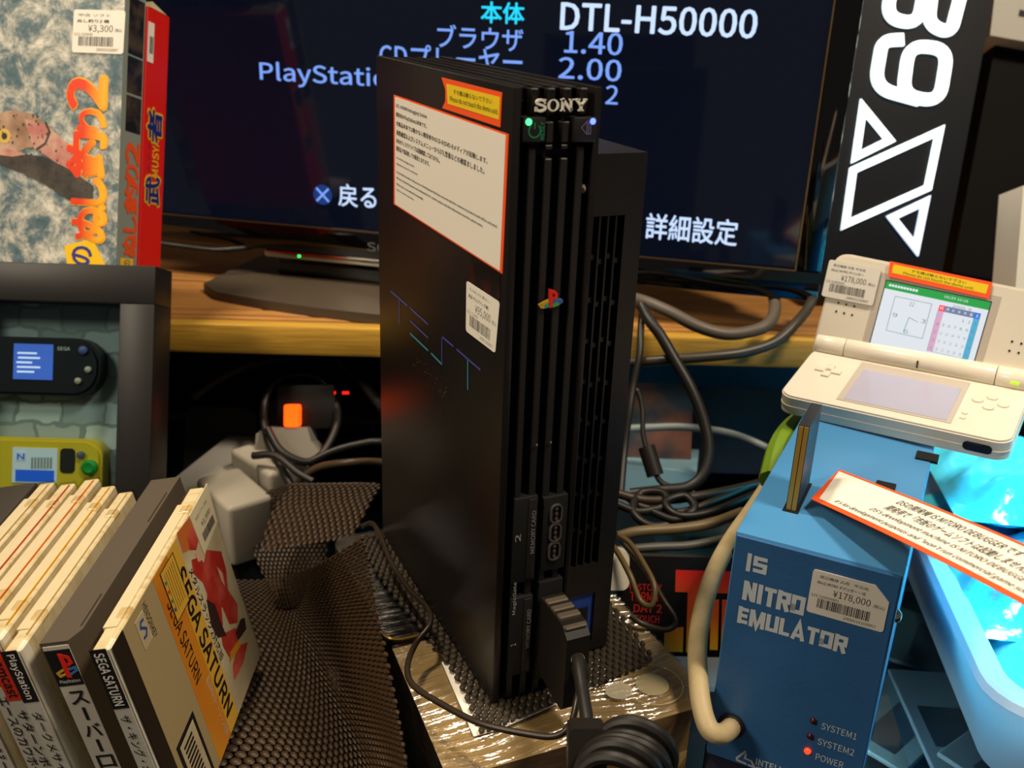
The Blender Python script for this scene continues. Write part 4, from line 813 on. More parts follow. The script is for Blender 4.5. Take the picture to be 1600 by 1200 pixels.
wl = mat('white_letter', '#c6cdd2', .5)
mb = MB(EFF)
def et(body, p00, p10, p01, bold=.0, z=.0003):
    """lettering on the front: lower left, lower right, upper left pixels"""
    a = uv(EFF, *p00); b = uv(EFF, *p10); c = uv(EFF, *p01); mb.text(body, (a[0], a[1], b[0] - a[0], c[1] - a[1]), 0, z, bold=bold)
GL = {'I': (.42, [[(.5, 0), (.5, 1)]]), 'S': (1, [[(.02, .16), (.86, .16), (.86, .5), (.14, .5), (.14, .84), (.98, .84)]]), 'N': (1, [[(.15, 0), (.15, 1)], [(.85, 0), (.85, 1)], [(.2, .95), (.8, .05)]]), 'T': (.95, [[(0, .86), (1, .86)], [(.5, 0), (.5, .86)]]),
      'R': (1, [[(.15, 0), (.15, 1)], [(.15, .86), (.84, .86), (.84, .48), (.15, .48)], [(.55, .48), (.86, 0)]]), 'O': (1, [[(.15, .14), (.15, .86), (.85, .86), (.85, .14), (.15, .14), (.15, .5)]]), 'E': (.85, [[(.17, 0), (.17, 1)], [(.17, .14), (1, .14)], [(.17, .5), (.92, .5)], [(.17, .86), (1, .86)]]),
      'M': (1.25, [[(.12, 0), (.12, 1)], [(.88, 0), (.88, 1)], [(.16, 1), (.5, .05), (.84, 1)]]), 'U': (1, [[(.15, 1), (.15, .14), (.85, .14), (.85, 1)]]), 'L': (.85, [[(.17, 1), (.17, .14), (1, .14)]]), 'A': (1.1, [[(.12, 0), (.5, .98), (.88, 0)], [(.25, .27), (.75, .27)]])}
def block(body, p00, p10, p01):
    a = uv(EFF, *p00); b = uv(EFF, *p10); c = uv(EFF, *p01); w = b[0] - a[0]; h = c[1] - a[1]; tot = sum(GL[ch][0] for ch in body) + .13 * (len(body) - 1); k = w / tot; x = a[0]
    for ch in body:
        gw, st_ = GL[ch]
        for q_, poly_ in enumerate(st_): mb.stroke([(x + u * gw * k, a[1] + v * h) for u, v in poly_], h * .205, 0, .0003 + .00002 * q_)
        x += (gw + .13) * k
block('IS', (1164, 891), (1197, 897), (1168, 863)); block('NITRO', (1160, 936), (1255, 959), (1164, 906)); block('EMULATOR', (1152, 972), (1321, 1022), (1156, 946))
mb.build('front_lettering', wl, fp, flat=True); mb = MB(EFF)
et('SYSTEM1', (1283, 1138), (1338, 1155), (1284, 1128), .005); et('SYSTEM2', (1277, 1162), (1334, 1180), (1278, 1152), .005); et('POWER', (1274, 1186), (1317, 1199), (1275, 1176), .005)
et('INTELLIGENT', (1181, 1194), (1262, 1220), (1182, 1184), .03); et('SYSTEMS', (1180, 1206), (1236, 1226), (1181, 1196), .03)
mb.build('front_lettering', wl, fp, flat=True); mb = MB(EFF)
x, y = uv(EFF, 1150, 1187); k_ = .0062; mb.stroke([(x, y + .001), (x + k_ * .7, y + k_ * 1.25)], .0012, 0, .0003); mb.stroke([(x, y + .0004), (x + k_ * .9, y - .0002)], .0012, 0, .0003); mb.stroke([(x + k_ * .75, y + k_ * 1.0), (x + k_ * .7, y + k_ * .5), (x + k_ * 1.25, y + k_ * .45), (x + k_ * 1.6, y - .0006), (x + k_ * 1.0, y - .0003)], .0011, 0, .0003)
mb.build('triangle_logo', wl, fp, flat=True)
for px, py, on in ((1271, 1126, 0), (1266, 1150, 0), (1262, 1173, 1)):
    x, y = uv(EFF, px, py); mb = MB(EFF); mb.lathe([(.0017, -.0005), (.0017, .0006), (.0012, .0014), (.0004, .0018)], seg=16, xf=T(x, y, 0)); mb.build('indicator_light', mat('led_red_on', '#300400', .2, emit='#ff2a0c', es=4) if on else mat('led_red_off', '#3a0a08', .15), em)
a = uv(EFF, 1259, 956); b = uv(EFF, 1378, 993); c = uv(EFF, 1273, 891)
mb = price_sticker(EFF @ T(a[0] + .0002, a[1] + .0008, .0003), b[0] - a[0], c[1] - a[1], '¥178,000', '周辺機器 汎用    中古品', '(No1) NITRO デバッガー 一式', '121-524008601', cut=.007, seed=2); mb.build('price_sticker', [mat('sticker_white', '#d9d3c8', .6), ink], fp, flat=True)
for (x, y, z) in ((EW, .010, .070), (EW, .010, -.030), (0, .012, .080)):
    s = 1 if x else -1; mb = MB(EFr @ T(x, y, z) @ Matrix.Rotation(s * math.pi / 2, 4, 'Y')); mb.lathe([(.0032, 0), (.0032, .001), (.0022, .0022), (.0008, .0026)], seg=16); mb.build('screw', chrome, em)
a = [EFr.inverted() @ onz(*p, EZ1) for p in ((1222, 798), (1246, 806), (1290, 740), (1272, 735))]
mb = MB(EFr); mb.box((a[0].x, a[0].y, EZ1 - .0005), (a[0].x + .0078, a[0].y + .038, EZ1 + .0004)); mb.build('card_slot', dark, em)
b_ = EFr.inverted() @ onz(1383, 762, EZ1); mb = MB(EFr); mb.box((b_.x - .005, b_.y - .002, EZ1 - .0005), (b_.x + .005, b_.y + .006, EZ1 + .0008)); mb.build('top_switch', dark, em)
b_ = EFr.inverted() @ onz(1448, 718, EZ1); mb = MB(EFr); mb.box((b_.x - .006, b_.y - .003, EZ1 - .0005), (b_.x + .006, b_.y + .008, EZ1 + .0012)); mb.build('side_connector', dark, em)
# black base block under it
mb = MB(EFr); mb.box((-.002, .006, GZ), (EW - .002, ED - .01, EZ0), bev=.002); tag(mb.build('plastic_case', mat('dark_violet_plastic', '#242438', .3), origin=EFr @ T(EW / 2, ED / 2, GZ)), 'dark violet plastic case the blue box stands on', 'case')
# cartridge standing in the slot
o = a[0]; cart_h = .0
mb0 = EFr @ T(o.x + .0012, o.y + .002, EZ1)
top_back = EFr.inverted() @ onz(1310, 595, EZ1)
ct_ = thing('game_card', mb0, 'black game card with a gold edge standing in the blue box', 'game card')
hC = .047; dC = .033; wC = .0055
mb = MB(mb0); mb.prism([(0, 0), (dC, 0), (dC, hC), (.0, hC)][::-1], 0, wC, 0, xf=frame((0, 0, 0), (0, 1, 0), (0, 0, 1)))
mb.build('shell', mat('card_black', '#15151c', .35), ct_, flat=True)
mb = MB(mb0); mb.box((.0004, -.0006, .0008), (.0026, .0003, hC - .0004)); mb.box((.0030, -.0006, .0008), (.0052, .0003, hC - .0004)); mb.build('gold_edge', mat('card_gold', '#b08a3c', .4, .4), ct_)
# white clamshell handheld
wdm = mat('handheld_white', '#e0d7c6', .28); DSo = Vector((.2246, .0769, .1096))
DB = frame(DSo, (.530, -.848, .026), (.834, .527, .161))   # base: x right, y back, z up; origin on the top front left corner
ds = thing('handheld_console', DB @ T(.0665, .037, -.0125), 'white clamshell handheld console opened on the blue box, clock on screen', 'handheld console')
mb = MB(DB); mb.prism(rrect(0, 0, .133, .070, .009, 6), -.0125, -.0012); mb.prism(rrect(.0008, .0008, .1322, .0692, .0085, 6), -.0012, 0); mb.prism(rrect(-.0003, -.0003, .1333, .0703, .009, 6), -.0078, -.0070); base = mb.build('base', wdm, ds)
mb = MB(DB); mb.box((.0335, .008, -.0003), (.0995, .062, .0004), 0); mb.box((.0375, .010, .0003), (.0965, .052, .0006), 1); mb.build('lower_screen', [mat('screen_surround', '#bdb2a6', .3), mat('screen_faint_glow', '#a9a6b8', .15, emit='#8a8aa8', es=.15)], base)  # grey lower screen has a faint emission of its own
mb = MB(DB)
for lo, hi in (((.010, .0385), (.0265, .0435)), ((.0158, .0327), (.0208, .0493))): mb.box((lo[0], lo[1], -.001), (hi[0], hi[1], .0014), bev=.0006)
mb.build('direction_pad', mat('button_cream', '#e2d9c6', .35), base)
for x, y in ((.1145, .0485), (.1215, .042), (.1145, .0355), (.1075, .042)):
    mb = MB(DB); mb.lathe([(.0031, -.001), (.0031, .001), (.0022, .0016)], seg=18, xf=T(x, y, 0)); mb.build('button', mat('button_cream'), base)
for x, y in ((.104, .0235), (.104, .0175)):
    mb = MB(DB); mb.lathe([(.0016, -.001), (.0016, .0008), (.001, .0012)], seg=14, xf=T(x, y, 0)); mb.build('small_button', mat('button_cream'), base)
mb = MB(DB); mb.prism(rrect(.1085, -.0095, .1240, -.0040, .0025, 5), 0, .0006, 0, xf=Matrix.Rotation(math.pi / 2, 4, 'X')); mb.box((.1095, -.0010, -.0088), (.1185, .0006, -.0046), 0); mb.build('power_jack', dark, base)
sx = Vector((.558, -.829, -.044)); sup = Vector((.191, .076, .979)); SL = frame((.31, .0877, .1723), sx, sup)   # lid: origin top left of the screen, x right, y up
LX0, LX1, LY0, LY1 = -.0352, .0978, -.0600, .0115
mb = MB(SL); mb.prism(rrect(LX0, LY0, LX1, LY1, .008, 6), -.009, -.0006); mb.prism(rrect(LX0 + .001, LY0 + .001, LX1 - .001, LY1 - .001, .0075, 6), -.0006, 0); lid = mb.build('lid', wdm, ds)
mb = MB(SL); mb.box((-.005, -.0515, -.0002), (.0675, .0045, .0002)); mb.build('screen_surround', mat('screen_surround'), lid)
scw = mat('handheld_screen', '#30343a', .2, emit='#eef4fa', es=.85); scg = mat('screen_green', '#202428', .3, emit='#23b04a', es=.8); scp = mat('screen_pink', '#202428', .3, emit='#f0b8dc', es=.8); scb = mat('screen_skyblue', '#202428', .3, emit='#58bfe8', es=.8); scn = mat('screen_slate', '#5a6a90', .3, emit='#56668c', es=.7); scr_ = mat('screen_red', '#d03040', .3, emit='#d8344a', es=.8); scl = mat('screen_line', '#20302e', .3, emit='#8aa8a2', es=.5); scd = mat('screen_darkblue', '#1860c0', .3, emit='#1c5cc0', es=.8); frm = mat('screen_edge', '#20242c', .3)
mb = MB(SL); mb.box((-.0006, -.0475, 0), (.0631, .0006, .0003), 1); mb.box((0, -.0469, .0002), (.0625, 0, .0005), 0); ds_s = mb.build('upper_screen', [scw, frm], lid)
mb = MB(SL); z = .0006
mb.box((0, -.0049, z), (.0625, 0, z + .0001), 0); mb.text('●●●●●●●●●●', (.002, -.0032, .018, .0018), 1, z + .0002); mb.text('09/25 10:16', (.036, -.0034, .014, .002), 1, z + .0002)
mb.stroke([(.0075, -.0085), (.0300, -.0085), (.0300, -.031), (.0075, -.031)], .0003, 2, z, True)
for txt, x, y in (('12', .0172, -.0125), ('3', .0265, -.0215), ('6', .0178, -.0302), ('9', .0090, -.0215)): mb.text(txt, (x, y, .0028, .0026), 2, z, keep=False)
mb.stroke([(.0190, -.0198), (.0250, -.0215)], .0003, 2, z); mb.stroke([(.0190, -.0198), (.0180, -.0285)], .0004, 7, z)
gx, gy_, gw, gh = .0345, -.0375, .0245, .026
mb.box((gx, gy_, z), (gx + gw / 7, gy_ + gh, z + .0001), 3); mb.box((gx + gw * 6 / 7, gy_, z), (gx + gw, gy_ + gh, z + .0001), 4); mb.box((gx, gy_ + gh, z), (gx + gw / 7, gy_ + gh + .0036, z + .0001), 6); mb.box((gx + gw / 7, gy_ + gh, z), (gx + gw * 6 / 7, gy_ + gh + .0036, z + .0001), 5); mb.box((gx + gw * 6 / 7, gy_ + gh, z), (gx + gw, gy_ + gh + .0036, z + .0001), 8)
for k, ch in enumerate('日月火水木金土'): mb.text(ch, (gx + gw * (k + .25) / 7, gy_ + gh + .0009, gw * .5 / 7, .0018), 1, z + .0002, bold=.02)
for k in range(35):
    if k > 3: mb.text(str(k - 3), (gx + gw * (k % 7 + .3) / 7, gy_ + gh - (k // 7 + .75) * gh / 5, gw * .4 / 7, .0017), 2, z + .0002)
mb.stroke([(gx, gy_), (gx + gw, gy_), (gx + gw, gy_ + gh), (gx, gy_ + gh)], .0002, 2, z + .0002, True); mb.text('2009. 9', (.042, -.0078, .011, .0017), 2, z)
mb.build('clock_and_calendar', [scg, scw, scl, scp, scb, scn, scr_, mat('hand_teal', '#208a80', .3, emit='#1f9a8c', es=.6), scd], ds_s, flat=True)
for x0_ in (-.026, .080):
    mb = MB(SL)
    for k in range(6): mb.lathe([(.0007, 0), (.0007, .0003)], seg=10, xf=T(x0_ + (k % 3) * .0052, -.0225 - (k // 3) * .0058 + .002, .0))
    mb.build('speaker_holes', dark, lid)
HG = DB @ T(0, .0715, .003)
mb = MB(HG)
for xa, xb in ((.001, .020), (.0205, .112), (.1125, .132)): mb.lathe([(.0066, 0), (.0070, .0006), (.0070, xb - xa - .0006), (.0066, xb - xa)], seg=22, xf=T(xa, 0, 0) @ Matrix.Rotation(math.pi / 2, 4, 'Y'))
hinge = mb.build('hinge', wdm, ds)
mb = MB(HG); mb.box((.121, -.0076, .0005), (.126, -.0060, .0022)); mb.build('charge_light', mat('led_lime', '#90c020', .3, emit='#b8e030', es=.8), hinge)
mb = MB(HG); mb.box((.0665, -.0073, -.001), (.0673, -.006, .004)); mb.build('microphone_hole', dark, hinge)
a = uv(SL, 1284, 462); b = uv(SL, 1364, 478); c = uv(SL, 1290, 400)
U_ = Vector((b[0] - a[0], b[1] - a[1])); PMs = SL @ T(a[0], a[1], .0012) @ Matrix.Rotation(math.atan2(U_.y, U_.x), 4, 'Z')
mb = price_sticker(PMs, U_.length, math.dist(a, c) * .93, '¥178,000', '周辺機器 汎用  中古品', '(No1) NITRO デバッガー', '121-524008601', seed=2); mb.build('price_sticker', [mat('sticker_white'), ink], lid, flat=True)
dq = P2(SL, (1388, 432), (1546, 467), (1551, 441), (1391, 408)); di = P2(SL, (1394, 426), (1541, 459), (1545, 445), (1397, 413)); mb = MB(SL); mb.prism(dq, .0012, .0016, 1); mb.prism(di, .0016, .0017, 0)
U_ = Vector((di[1][0] - di[0][0], di[1][1] - di[0][1])); CM = T(di[0][0], di[0][1], .0018) @ Matrix.Rotation(math.atan2(U_.y, U_.x), 4, 'Z'); L_ = U_.length; h_ = math.dist(di[0], di[3])
mb.text('デモ機は触らないで下さい', (L_ * .2, h_ * .55, L_ * .58, h_ * .34), 2, 0, xf=CM); mb.text('Please do not touch the demo unit.', (L_ * .12, h_ * .12, L_ * .75, h_ * .32), 2, 0, xf=CM); mb.build('caution_label', [yellow, orange, ink], lid, flat=True)
# paper sign lying across the blue box
SZ = EZ1 + .006
sA, sB, sC, sD = [onz(*p, SZ) for p in ((1267, 780), (1680, 1010), (1680, 893), (1311, 731))]
sT = onz(1311, 731, SZ); ux = (onz(1600, 859, SZ + .026) - sT).normalized(); PSF = frame(sA, ux, (sT - sA))
ps = thing('paper_sign', PSF, 'orange-edged paper sign with Japanese and English lines, lying across the blue box', 'sign')
LEN = .205; WID = (sT - sA).dot(PSF.col[1].to_3d())
def bend(u): return .0025 * math.sin(u * 3.14)
def psurf(x, y, dz=0): return Vector((x, y, bend(x / LEN) + dz))
mb = MB(PSF)
def sheet(x0, y0, x1, y1, dz, mi, t=.0003, n=24, slant=0):
    vs = []; fs = []
    for i in range(n + 1):
        for y in (y0, y1):
            x = x0 + (x1 - x0) * i / n; xs = x + slant * (y - y0) / (y1 - y0) * (1 - i / n)
            for tt in (0, t): vs.append(psurf(xs, y, dz + tt))
    for i in range(n): k = i * 4; fs += [(k, k + 4, k + 6, k + 2), (k + 1, k + 3, k + 7, k + 5), (k, k + 1, k + 5, k + 4), (k + 2, k + 6, k + 7, k + 3)]
    fs += [(0, 2, 3, 1), (n * 4, n * 4 + 1, n * 4 + 3, n * 4 + 2)]; mb.raw(vs, fs, mi)
slx = (sT - sA).dot(ux)
sheet(0, 0, LEN, WID, 0, 1, slant=slx); sheet(.0035, .0027, LEN - .003, WID - .0024, .0005, 0, .00012, slant=slx)
def sline(body, x0, v, w, h, bold=0, shear=0):
    tb = MB(); tb.text(body, (x0, v, w, h), 0, 0, bold=bold, shear=shear); mb.raw([psurf(p.x, p.y, .0009) for p in tb.v], tb.f, 2)
def wpos(px, py): return uv(PSF, px, py)
for body, x0_, x1_, v_, hp, sh_ in (('DSの開発機 IS NITORO DEBUGGER です', (1394, 794), (1584, 884), .68, .15, 0), ('開発用で「市販のゲームソフトは起動しません」', (1376, 802), (1596, 909), .46, .16, 0), ("DS's development machine IS NITORO DEBUGGER.", (1344, 806), (1606, 927), .285, .115, .2), ('It\'s for development purposes and "won\'t run commercial game software".', (1293, 790), (1640, 962), .115, .115, .2)):
    a = wpos(*x0_); b = wpos(*x1_); sline(body, a[0], WID * v_, b[0] - a[0], WID * hp, 0, sh_)
mb.build('sheet', [paper, orange, ink], ps)
# beige cable from the front of the blue box around its left side
pl = onpl(1143, 1133, EFF.translation, EFF.col[2].to_3d()); dp = (pl - CAM).dot(EF)
P = [at(1144, 1132, dp + .004), at(1139, 1140, dp - .008), at(1126, 1147, dp - .017), at(1109, 1140, dp - .020), at(1098, 1112, dp - .014), at(1092, 1070, dp - .004), at(1090, 1010, dp + .014), at(1099, 950, dp + .032), at(1116, 895, dp + .052), at(1141, 846, dp + .076), at(1180, 790, dp + .108), at(1215, 735, dp + .140), at(1240, 690, dp + .175)]
bc = thing('beige_cable', P[1], 'thick beige cable looping from the front of the blue box', 'cable')
mb = MB(); mb.tube(P, .0052, 0, 14, sub=8); mb.build('sheath', beige, bc)
mb = MB(frame(pl, EE, (0, 0, 1))); mb.lathe([(.0072, 0), (.0072, .0015), (.006, .003)], seg=20); mb.build('grommet', rubber, bc)
# lime green strap behind
mb = MB(); mb.tube([at(1208, 752, .60), at(1222, 700, .62), at(1246, 668, .64), at(1278, 650, .66)], .009, 0, 10, sub=5, xf=None); tag(mb.build('green_strap', mat('lime_green', '#6f8f1a', .5), origin=at(1246, 668, .64)), 'lime green strap behind the blue box, under the white handheld', 'strap')

# ================================================================== white tray with clear bags, cyan light painted into them
cb = onz(1590, 1090, -.004); BU = Vector((.835, -.55, 0)); BV = Vector((.55, .835, 0)); BNF = frame((cb.x, cb.y, 0), BU, BV)
tr_ = thing('white_tray', BNF @ T(.1, .12, GZ), 'white plastic tray in blue light at the right edge', 'tray')
trm = mat('tray_white', '#d4d8e0', .35); nt = trm.node_tree; bb = nt.nodes['Principled BSDF']; tb_ = nt.nodes.new('ShaderNodeBsdfTranslucent'); tb_.inputs[0].default_value = lin('#d4d8e0'); ms_ = nt.nodes.new('ShaderNodeMixShader'); ms_.inputs[0].default_value = .5
nt.links.new(bb.outputs[0], ms_.inputs[1]); nt.links.new(tb_.outputs[0], ms_.inputs[2]); nt.links.new(ms_.outputs[0], nt.nodes['Material Output'].inputs[0])
def ring(z, off, r): return [(p[0], p[1], z) for p in rrect(-.012 - off, -.012 - off, .20 + off, .285 + off, r, 6)]
rings = [ring(GZ + .001, -.014, .026), ring(GZ + .004, -.011, .028), ring(-.016, .001, .032), ring(-.008, .004, .034), ring(-.004, .002, .033), ring(-.003, -.004, .030), ring(-.005, -.012, .026), ring(-.012, -.0145, .024), ring(GZ + .007, -.022, .022)]
mb = MB(BNF); n_ = len(rings[0]); vs = [p for r in rings for p in r]
fs = [(i * n_ + k, i * n_ + (k + 1) % n_, (i + 1) * n_ + (k + 1) % n_, (i + 1) * n_ + k) for i in range(len(rings) - 1) for k in range(n_)] + [list(range(n_))[::-1], list(range((len(rings) - 1) * n_, len(rings) * n_))]
mb.raw(vs, fs); mb.build('tub', trm, tr_)
bagm = mat('clear_bag_cyan_light', '#4fd0ee', .12, bump=(45, .8)); R = random.Random(11)  # cyan light on the clear bags is put into their base colour
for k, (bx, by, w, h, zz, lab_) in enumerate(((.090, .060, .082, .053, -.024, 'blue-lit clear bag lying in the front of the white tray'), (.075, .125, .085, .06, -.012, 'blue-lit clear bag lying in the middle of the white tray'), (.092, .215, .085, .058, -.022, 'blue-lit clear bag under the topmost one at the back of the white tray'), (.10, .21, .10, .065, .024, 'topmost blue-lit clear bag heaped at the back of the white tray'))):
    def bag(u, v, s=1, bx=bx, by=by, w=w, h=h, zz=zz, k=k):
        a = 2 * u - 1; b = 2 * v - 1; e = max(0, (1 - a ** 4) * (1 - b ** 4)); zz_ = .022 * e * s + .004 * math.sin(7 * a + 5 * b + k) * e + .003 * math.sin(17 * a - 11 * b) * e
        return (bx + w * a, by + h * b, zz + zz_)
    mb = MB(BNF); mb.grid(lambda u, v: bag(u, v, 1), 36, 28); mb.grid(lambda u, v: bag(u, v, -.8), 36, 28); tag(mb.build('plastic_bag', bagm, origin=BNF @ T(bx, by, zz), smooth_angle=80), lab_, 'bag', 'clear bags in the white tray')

# ================================================================== cables and adapters
def cord(name, pts, r, m_, label, cat='cable', seg=10, group=None):
    mb = MB(); P = [at(*p) for p in pts]; mb.tube(P, r, 0, seg, sub=7); return tag(mb.build(name, m_, origin=P[len(P) // 2], smooth_angle=60), label, cat, group)
# controller plug and its cable with a coiled bundle in front
plug = thing('controller_plug', (.030, -.004, .05), 'black controller plug pushed into the console front, its cable coiled below', 'plug')
PX = frame((0, 0, 0), (1, 0, 0), (0, 0, 1))
zc0, zc1 = zf(1052, 850), zf(925, 870)
pf_ = [onpl(*p, (.0375, 0, 0), Vector((1, 0, 0))) for p in ((912, 965), (889, 1070), (876, 925), (862, 1040))]
# body: a flat block from the port forward
yF = -.030; zT = .058; zB = .010
mb = MB(); mb.prism([(.0, zB + .012), (-.006, zB + .004), (yF + .002, zB), (yF, zB + .002), (yF, zT - .006), (yF + .005, zT - .001), (-.004, zT), (0, zT)], .0240, .0365, 0, xf=frame((0, 0, 0), (0, 1, 0), (0, 0, 1)))
pb = mb.build('housing', rubber, plug, smooth_angle=25)
mb = MB()
for k in range(4): y_ = -.004 - k * .0065; mb.box((.0245, y_ - .0042, zT - .0016 - max(0, k - 2) * .0012), (.0360, y_, zT + .0010 - max(0, k - 2) * .002), bev=.0005, seg=1)
mb.build('grip_rib', mat('rib_grey', '#5a4f40', .45), pb)
pc = Vector((.031, yF + .0005, .036)); PC = [pc + Vector((0, .004, 0)), pc + Vector((0, -.006, -.003)), at(903, 1030, .458), at(910, 1080, .440), at(918, 1130, .425), at(922, 1160, .418)]
mb = MB(); mb.tube(PC, .0030, 0, 12, sub=8); mb.tube(PC[:3], lambda t: .0045 - .0012 * t, 0, 12, sub=6); mb.build('cable', mat('cable_black', '#191613', .45), plug)
mb = MB(); cb_ = at(975, 1222, .405)
ax = EX * .98 + EY * .05; ay = -EY * .75 - EF * .25
for k in range(5):
    rx, ry = .0150 + .0014 * (k % 3), .0195 + .002 * ((k * 2) % 3); o_ = cb_ + EF * (.004 * (k - 2)) + EX * (.0024 * (k - 2)) - EY * (.0015 * k)
    mb.tube([o_ + ax * rx * math.cos(t) + ay * ry * math.sin(t) - EF * .003 * math.sin(2 * t) for t in [2 * math.pi * i / 20 for i in range(20)]], .0030, 0, 10, True, 3)
mb.build('coil', mat('cable_black'), plug)
CLF = frame(at(915, 1175, .412), EX, -EY); mb = MB(CLF); mb.prism(rrect(-.0075, -.016, .0085, .011, .003, 5), -.010, .004); mb.build('strain_clip', mat('clip_black', '#1a1612', .5), plug)
# thin cord over the wrapped boxes
cord('thin_cable', [(566, 822, .650), (582, 818, .645), (596, 840, .625), (612, 880, .600), (640, 922, .570), (668, 950, .548), (672, 975, .535), (650, 1005, .525), (637, 1040, .505), (645, 1070, .490), (690, 1100, .474), (750, 1130, .458), (820, 1146, .448), (868, 1150, .442), (892, 1130, .442), (902, 1090, .450), (908, 1062, .462)], .0016, mat('cord_brown_black', '#2a2118', .35), 'thin black cord winding over the wrapped boxes to the plug')
# cables hanging right of the console
cord('grey_cable', [(1207, 455, .80), (1211, 480, .775), (1203, 503, .755), (1180, 516, .748), (1136, 522, .742), (1090, 510, .742), (1045, 487, .75), (1000, 469, .765), (960, 462, .79)], .0048, greyrubber, 'thick grey cable sagging below the television onto the shelf')
cord('black_cable', [(1274, 448, .80), (1266, 475, .765), (1248, 500, .745), (1213, 533, .735), (1164, 550, .730), (1108, 557, .728), (1045, 562, .730), (985, 567, .74), (940, 570, .75)], .0040, mat('cable_dark_grey', '#3a332a', .4), 'dark cable sweeping in front of the shelf edge toward the console')
cord('black_cable', [(1002, 478, .745), (1014, 500, .735), (1032, 524, .728), (1053, 560, .722), (1080, 608, .716), (1099, 657, .712), (1107, 700, .708), (1100, 738, .704), (1078, 760, .702), (1040, 766, .702), (985, 772, .705)], .0042, mat('cable_black'), 'thick black cable dropping from the shelf edge to the cable pile')
cord('power_cable', [(1003, 488, .748), (1001, 520, .735), (999, 555, .728), (990, 600, .725), (984, 640, .72), (976, 700, .715), (970, 770, .70)], .0026, mat('cable_black'), 'short black cord hanging close beside the console over the shelf edge')
fb = thing('adapter_cable', at(1017, 720, .72), 'black adapter cord with a fat ferrite bead, beside the white box', 'cable')
mb = MB(); mb.tube([at(*p) for p in ((985, 625, .74), (996, 610, .735), (1004, 640, .73), (1005, 680, .725), (1017, 720, .72), (1030, 750, .716), (1050, 762, .712))], .0020, 0, 8, sub=6); mb.build('sheath', mat('cable_black'), fb)
mb = MB(); a = at(1010, 698, .722); b = at(1024, 743, .718); mb.tube([a, a.lerp(b, .05), a.lerp(b, .5), a.lerp(b, .95), b], lambda t: .0062 if 0.02 < t < .98 else .0045, 0, 14, sub=3); mb.build('ferrite_bead', rubber, fb)
# white adapter box with a green leaf print
WF = frame(onz(1010, 785, GZ), Vector((.86, -.50, 0)), (0, 0, 1)); wa = thing('adapter_box', WF, 'white box with a green leaf print among the cables', 'box')
wl_ = mat('box_white_blue', '#8fb6c4', .5)
WBF = frame(onz(1040, 800, GZ), Vector((.80, -.60, 0)), Vector((.60, .80, 0)))
mb = MB(WBF); mb.box((-.045, 0, 0), (.022, .06, .040), bev=.001); mb.build('carton', wl_, wa)
mb = MB(WBF); mb.poly([(.000, .010), (.006, .020), (.017, .030), (.019, .018), (.012, .010)], .0005, 0, xf=Matrix.Rotation(math.pi / 2, 4, 'X')); mb.build('leaf_print', mat('leaf_green', '#8a9a2a', .5), wa, flat=True)
# pile of cables behind on the counter
pile = [([(960, 770, .70), (1010, 782, .69), (1070, 778, .69), (1130, 768, .70), (1200, 752, .72)], .0034, 'brown cable on top of the pile right of the console', '#33261a'),
        ([(965, 788, .685), (1000, 800, .68), (1040, 790, .68), (1035, 770, .69), (1000, 772, .695), (990, 800, .68), (1020, 822, .67), (1070, 812, .675)], .0030, 'black cable looping at the left of the pile', '#17120e'),
        ([(1020, 800, .675), (1055, 812, .67), (1085, 795, .675), (1070, 775, .685), (1040, 785, .68), (1060, 805, .67), (1110, 800, .675), (1180, 772, .69)], .0030, 'black cable looping in the middle of the pile', '#14110e'),
        ([(958, 758, .71), (1000, 790, .69), (1060, 800, .685), (1110, 785, .69), (1170, 760, .71)], .0026, 'thin dark brown cable crossing the pile', '#2c2218'),
        ([(966, 838, .655), (1000, 830, .655), (1060, 826, .66), (1110, 818, .665), (1160, 800, .675)], .0036, 'braided tan cable lying in front of the pile', '#6b5a3c'),
        ([(960, 860, .645), (1020, 855, .648), (1080, 852, .652), (1150, 838, .66)], .0030, 'pale grey cable nearest the glass edge below the pile', '#4e4c46')]
for pts, r, lb, c_ in pile: cord('loose_cable', [onz_pt for onz_pt in pts], r, mat('pile_' + c_[1:], c_, .45), lb, group='cable pile on the counter')
cord('white_cable', [(950, 672, .80), (1015, 668, .80), (1080, 668, .79), (1150, 680, .78), (1213, 708, .76), (1240, 730, .74)], .0032, mat('cable_white', '#7a8484', .45), 'pale cable arching behind the white box toward the blue box')
cord('looped_lead', [(966, 836, .60), (985, 850, .595), (1005, 880, .585), (1022, 915, .575), (1018, 945, .572), (1000, 938, .575), (985, 900, .58), (968, 868, .59), (955, 850, .60)], .0018, mat('lead_tan', '#6b5634', .4), 'thin tan lead looped over the wrapped box right of the console')
cord('looped_lead', [(975, 850, .61), (1005, 885, .60), (1035, 935, .585), (1056, 970, .578), (1040, 984, .575), (1005, 975, .572), (985, 962, .575)], .0018, mat('lead_dark', '#3a3022', .4), 'thin dark lead curving over the red card to the box')
mb = MB(frame(at(962, 890, .625), EX, -EY)); mb.prism(rrect(-.012, -.012, .008, .013, .005, 5), -.008, .006); tag(mb.build('white_plug', cream, origin=at(962, 890, .625)), 'cream plug half hidden behind the console at its right', 'plug')
# dark pouch and pinkish bag behind
RB = ffp(1060, 640, .84, .03)
mb = MB(RB); mb.prism(rrect(-.055, -.06, .012, .022, .012, 5), -.03, 0); tag(mb.build('printed_pouch', mat('pouch_print', '#3c4a52', .4, vary=('#8a5a48', 18, (1, 1, 1), .45, .62)), origin=RB), 'dull printed pouch standing behind the white box', 'pouch')
RB2 = ffp(1180, 660, .86, .03)
mb = MB(RB2); mb.prism(rrect(-.06, -.045, .07, .030, .022, 6), -.04, 0); tag(mb.build('dark_bag', mat('bag_black', '#0c0d12', .35), origin=RB2), 'black bag slumped under the shelf behind the blue box', 'bag')

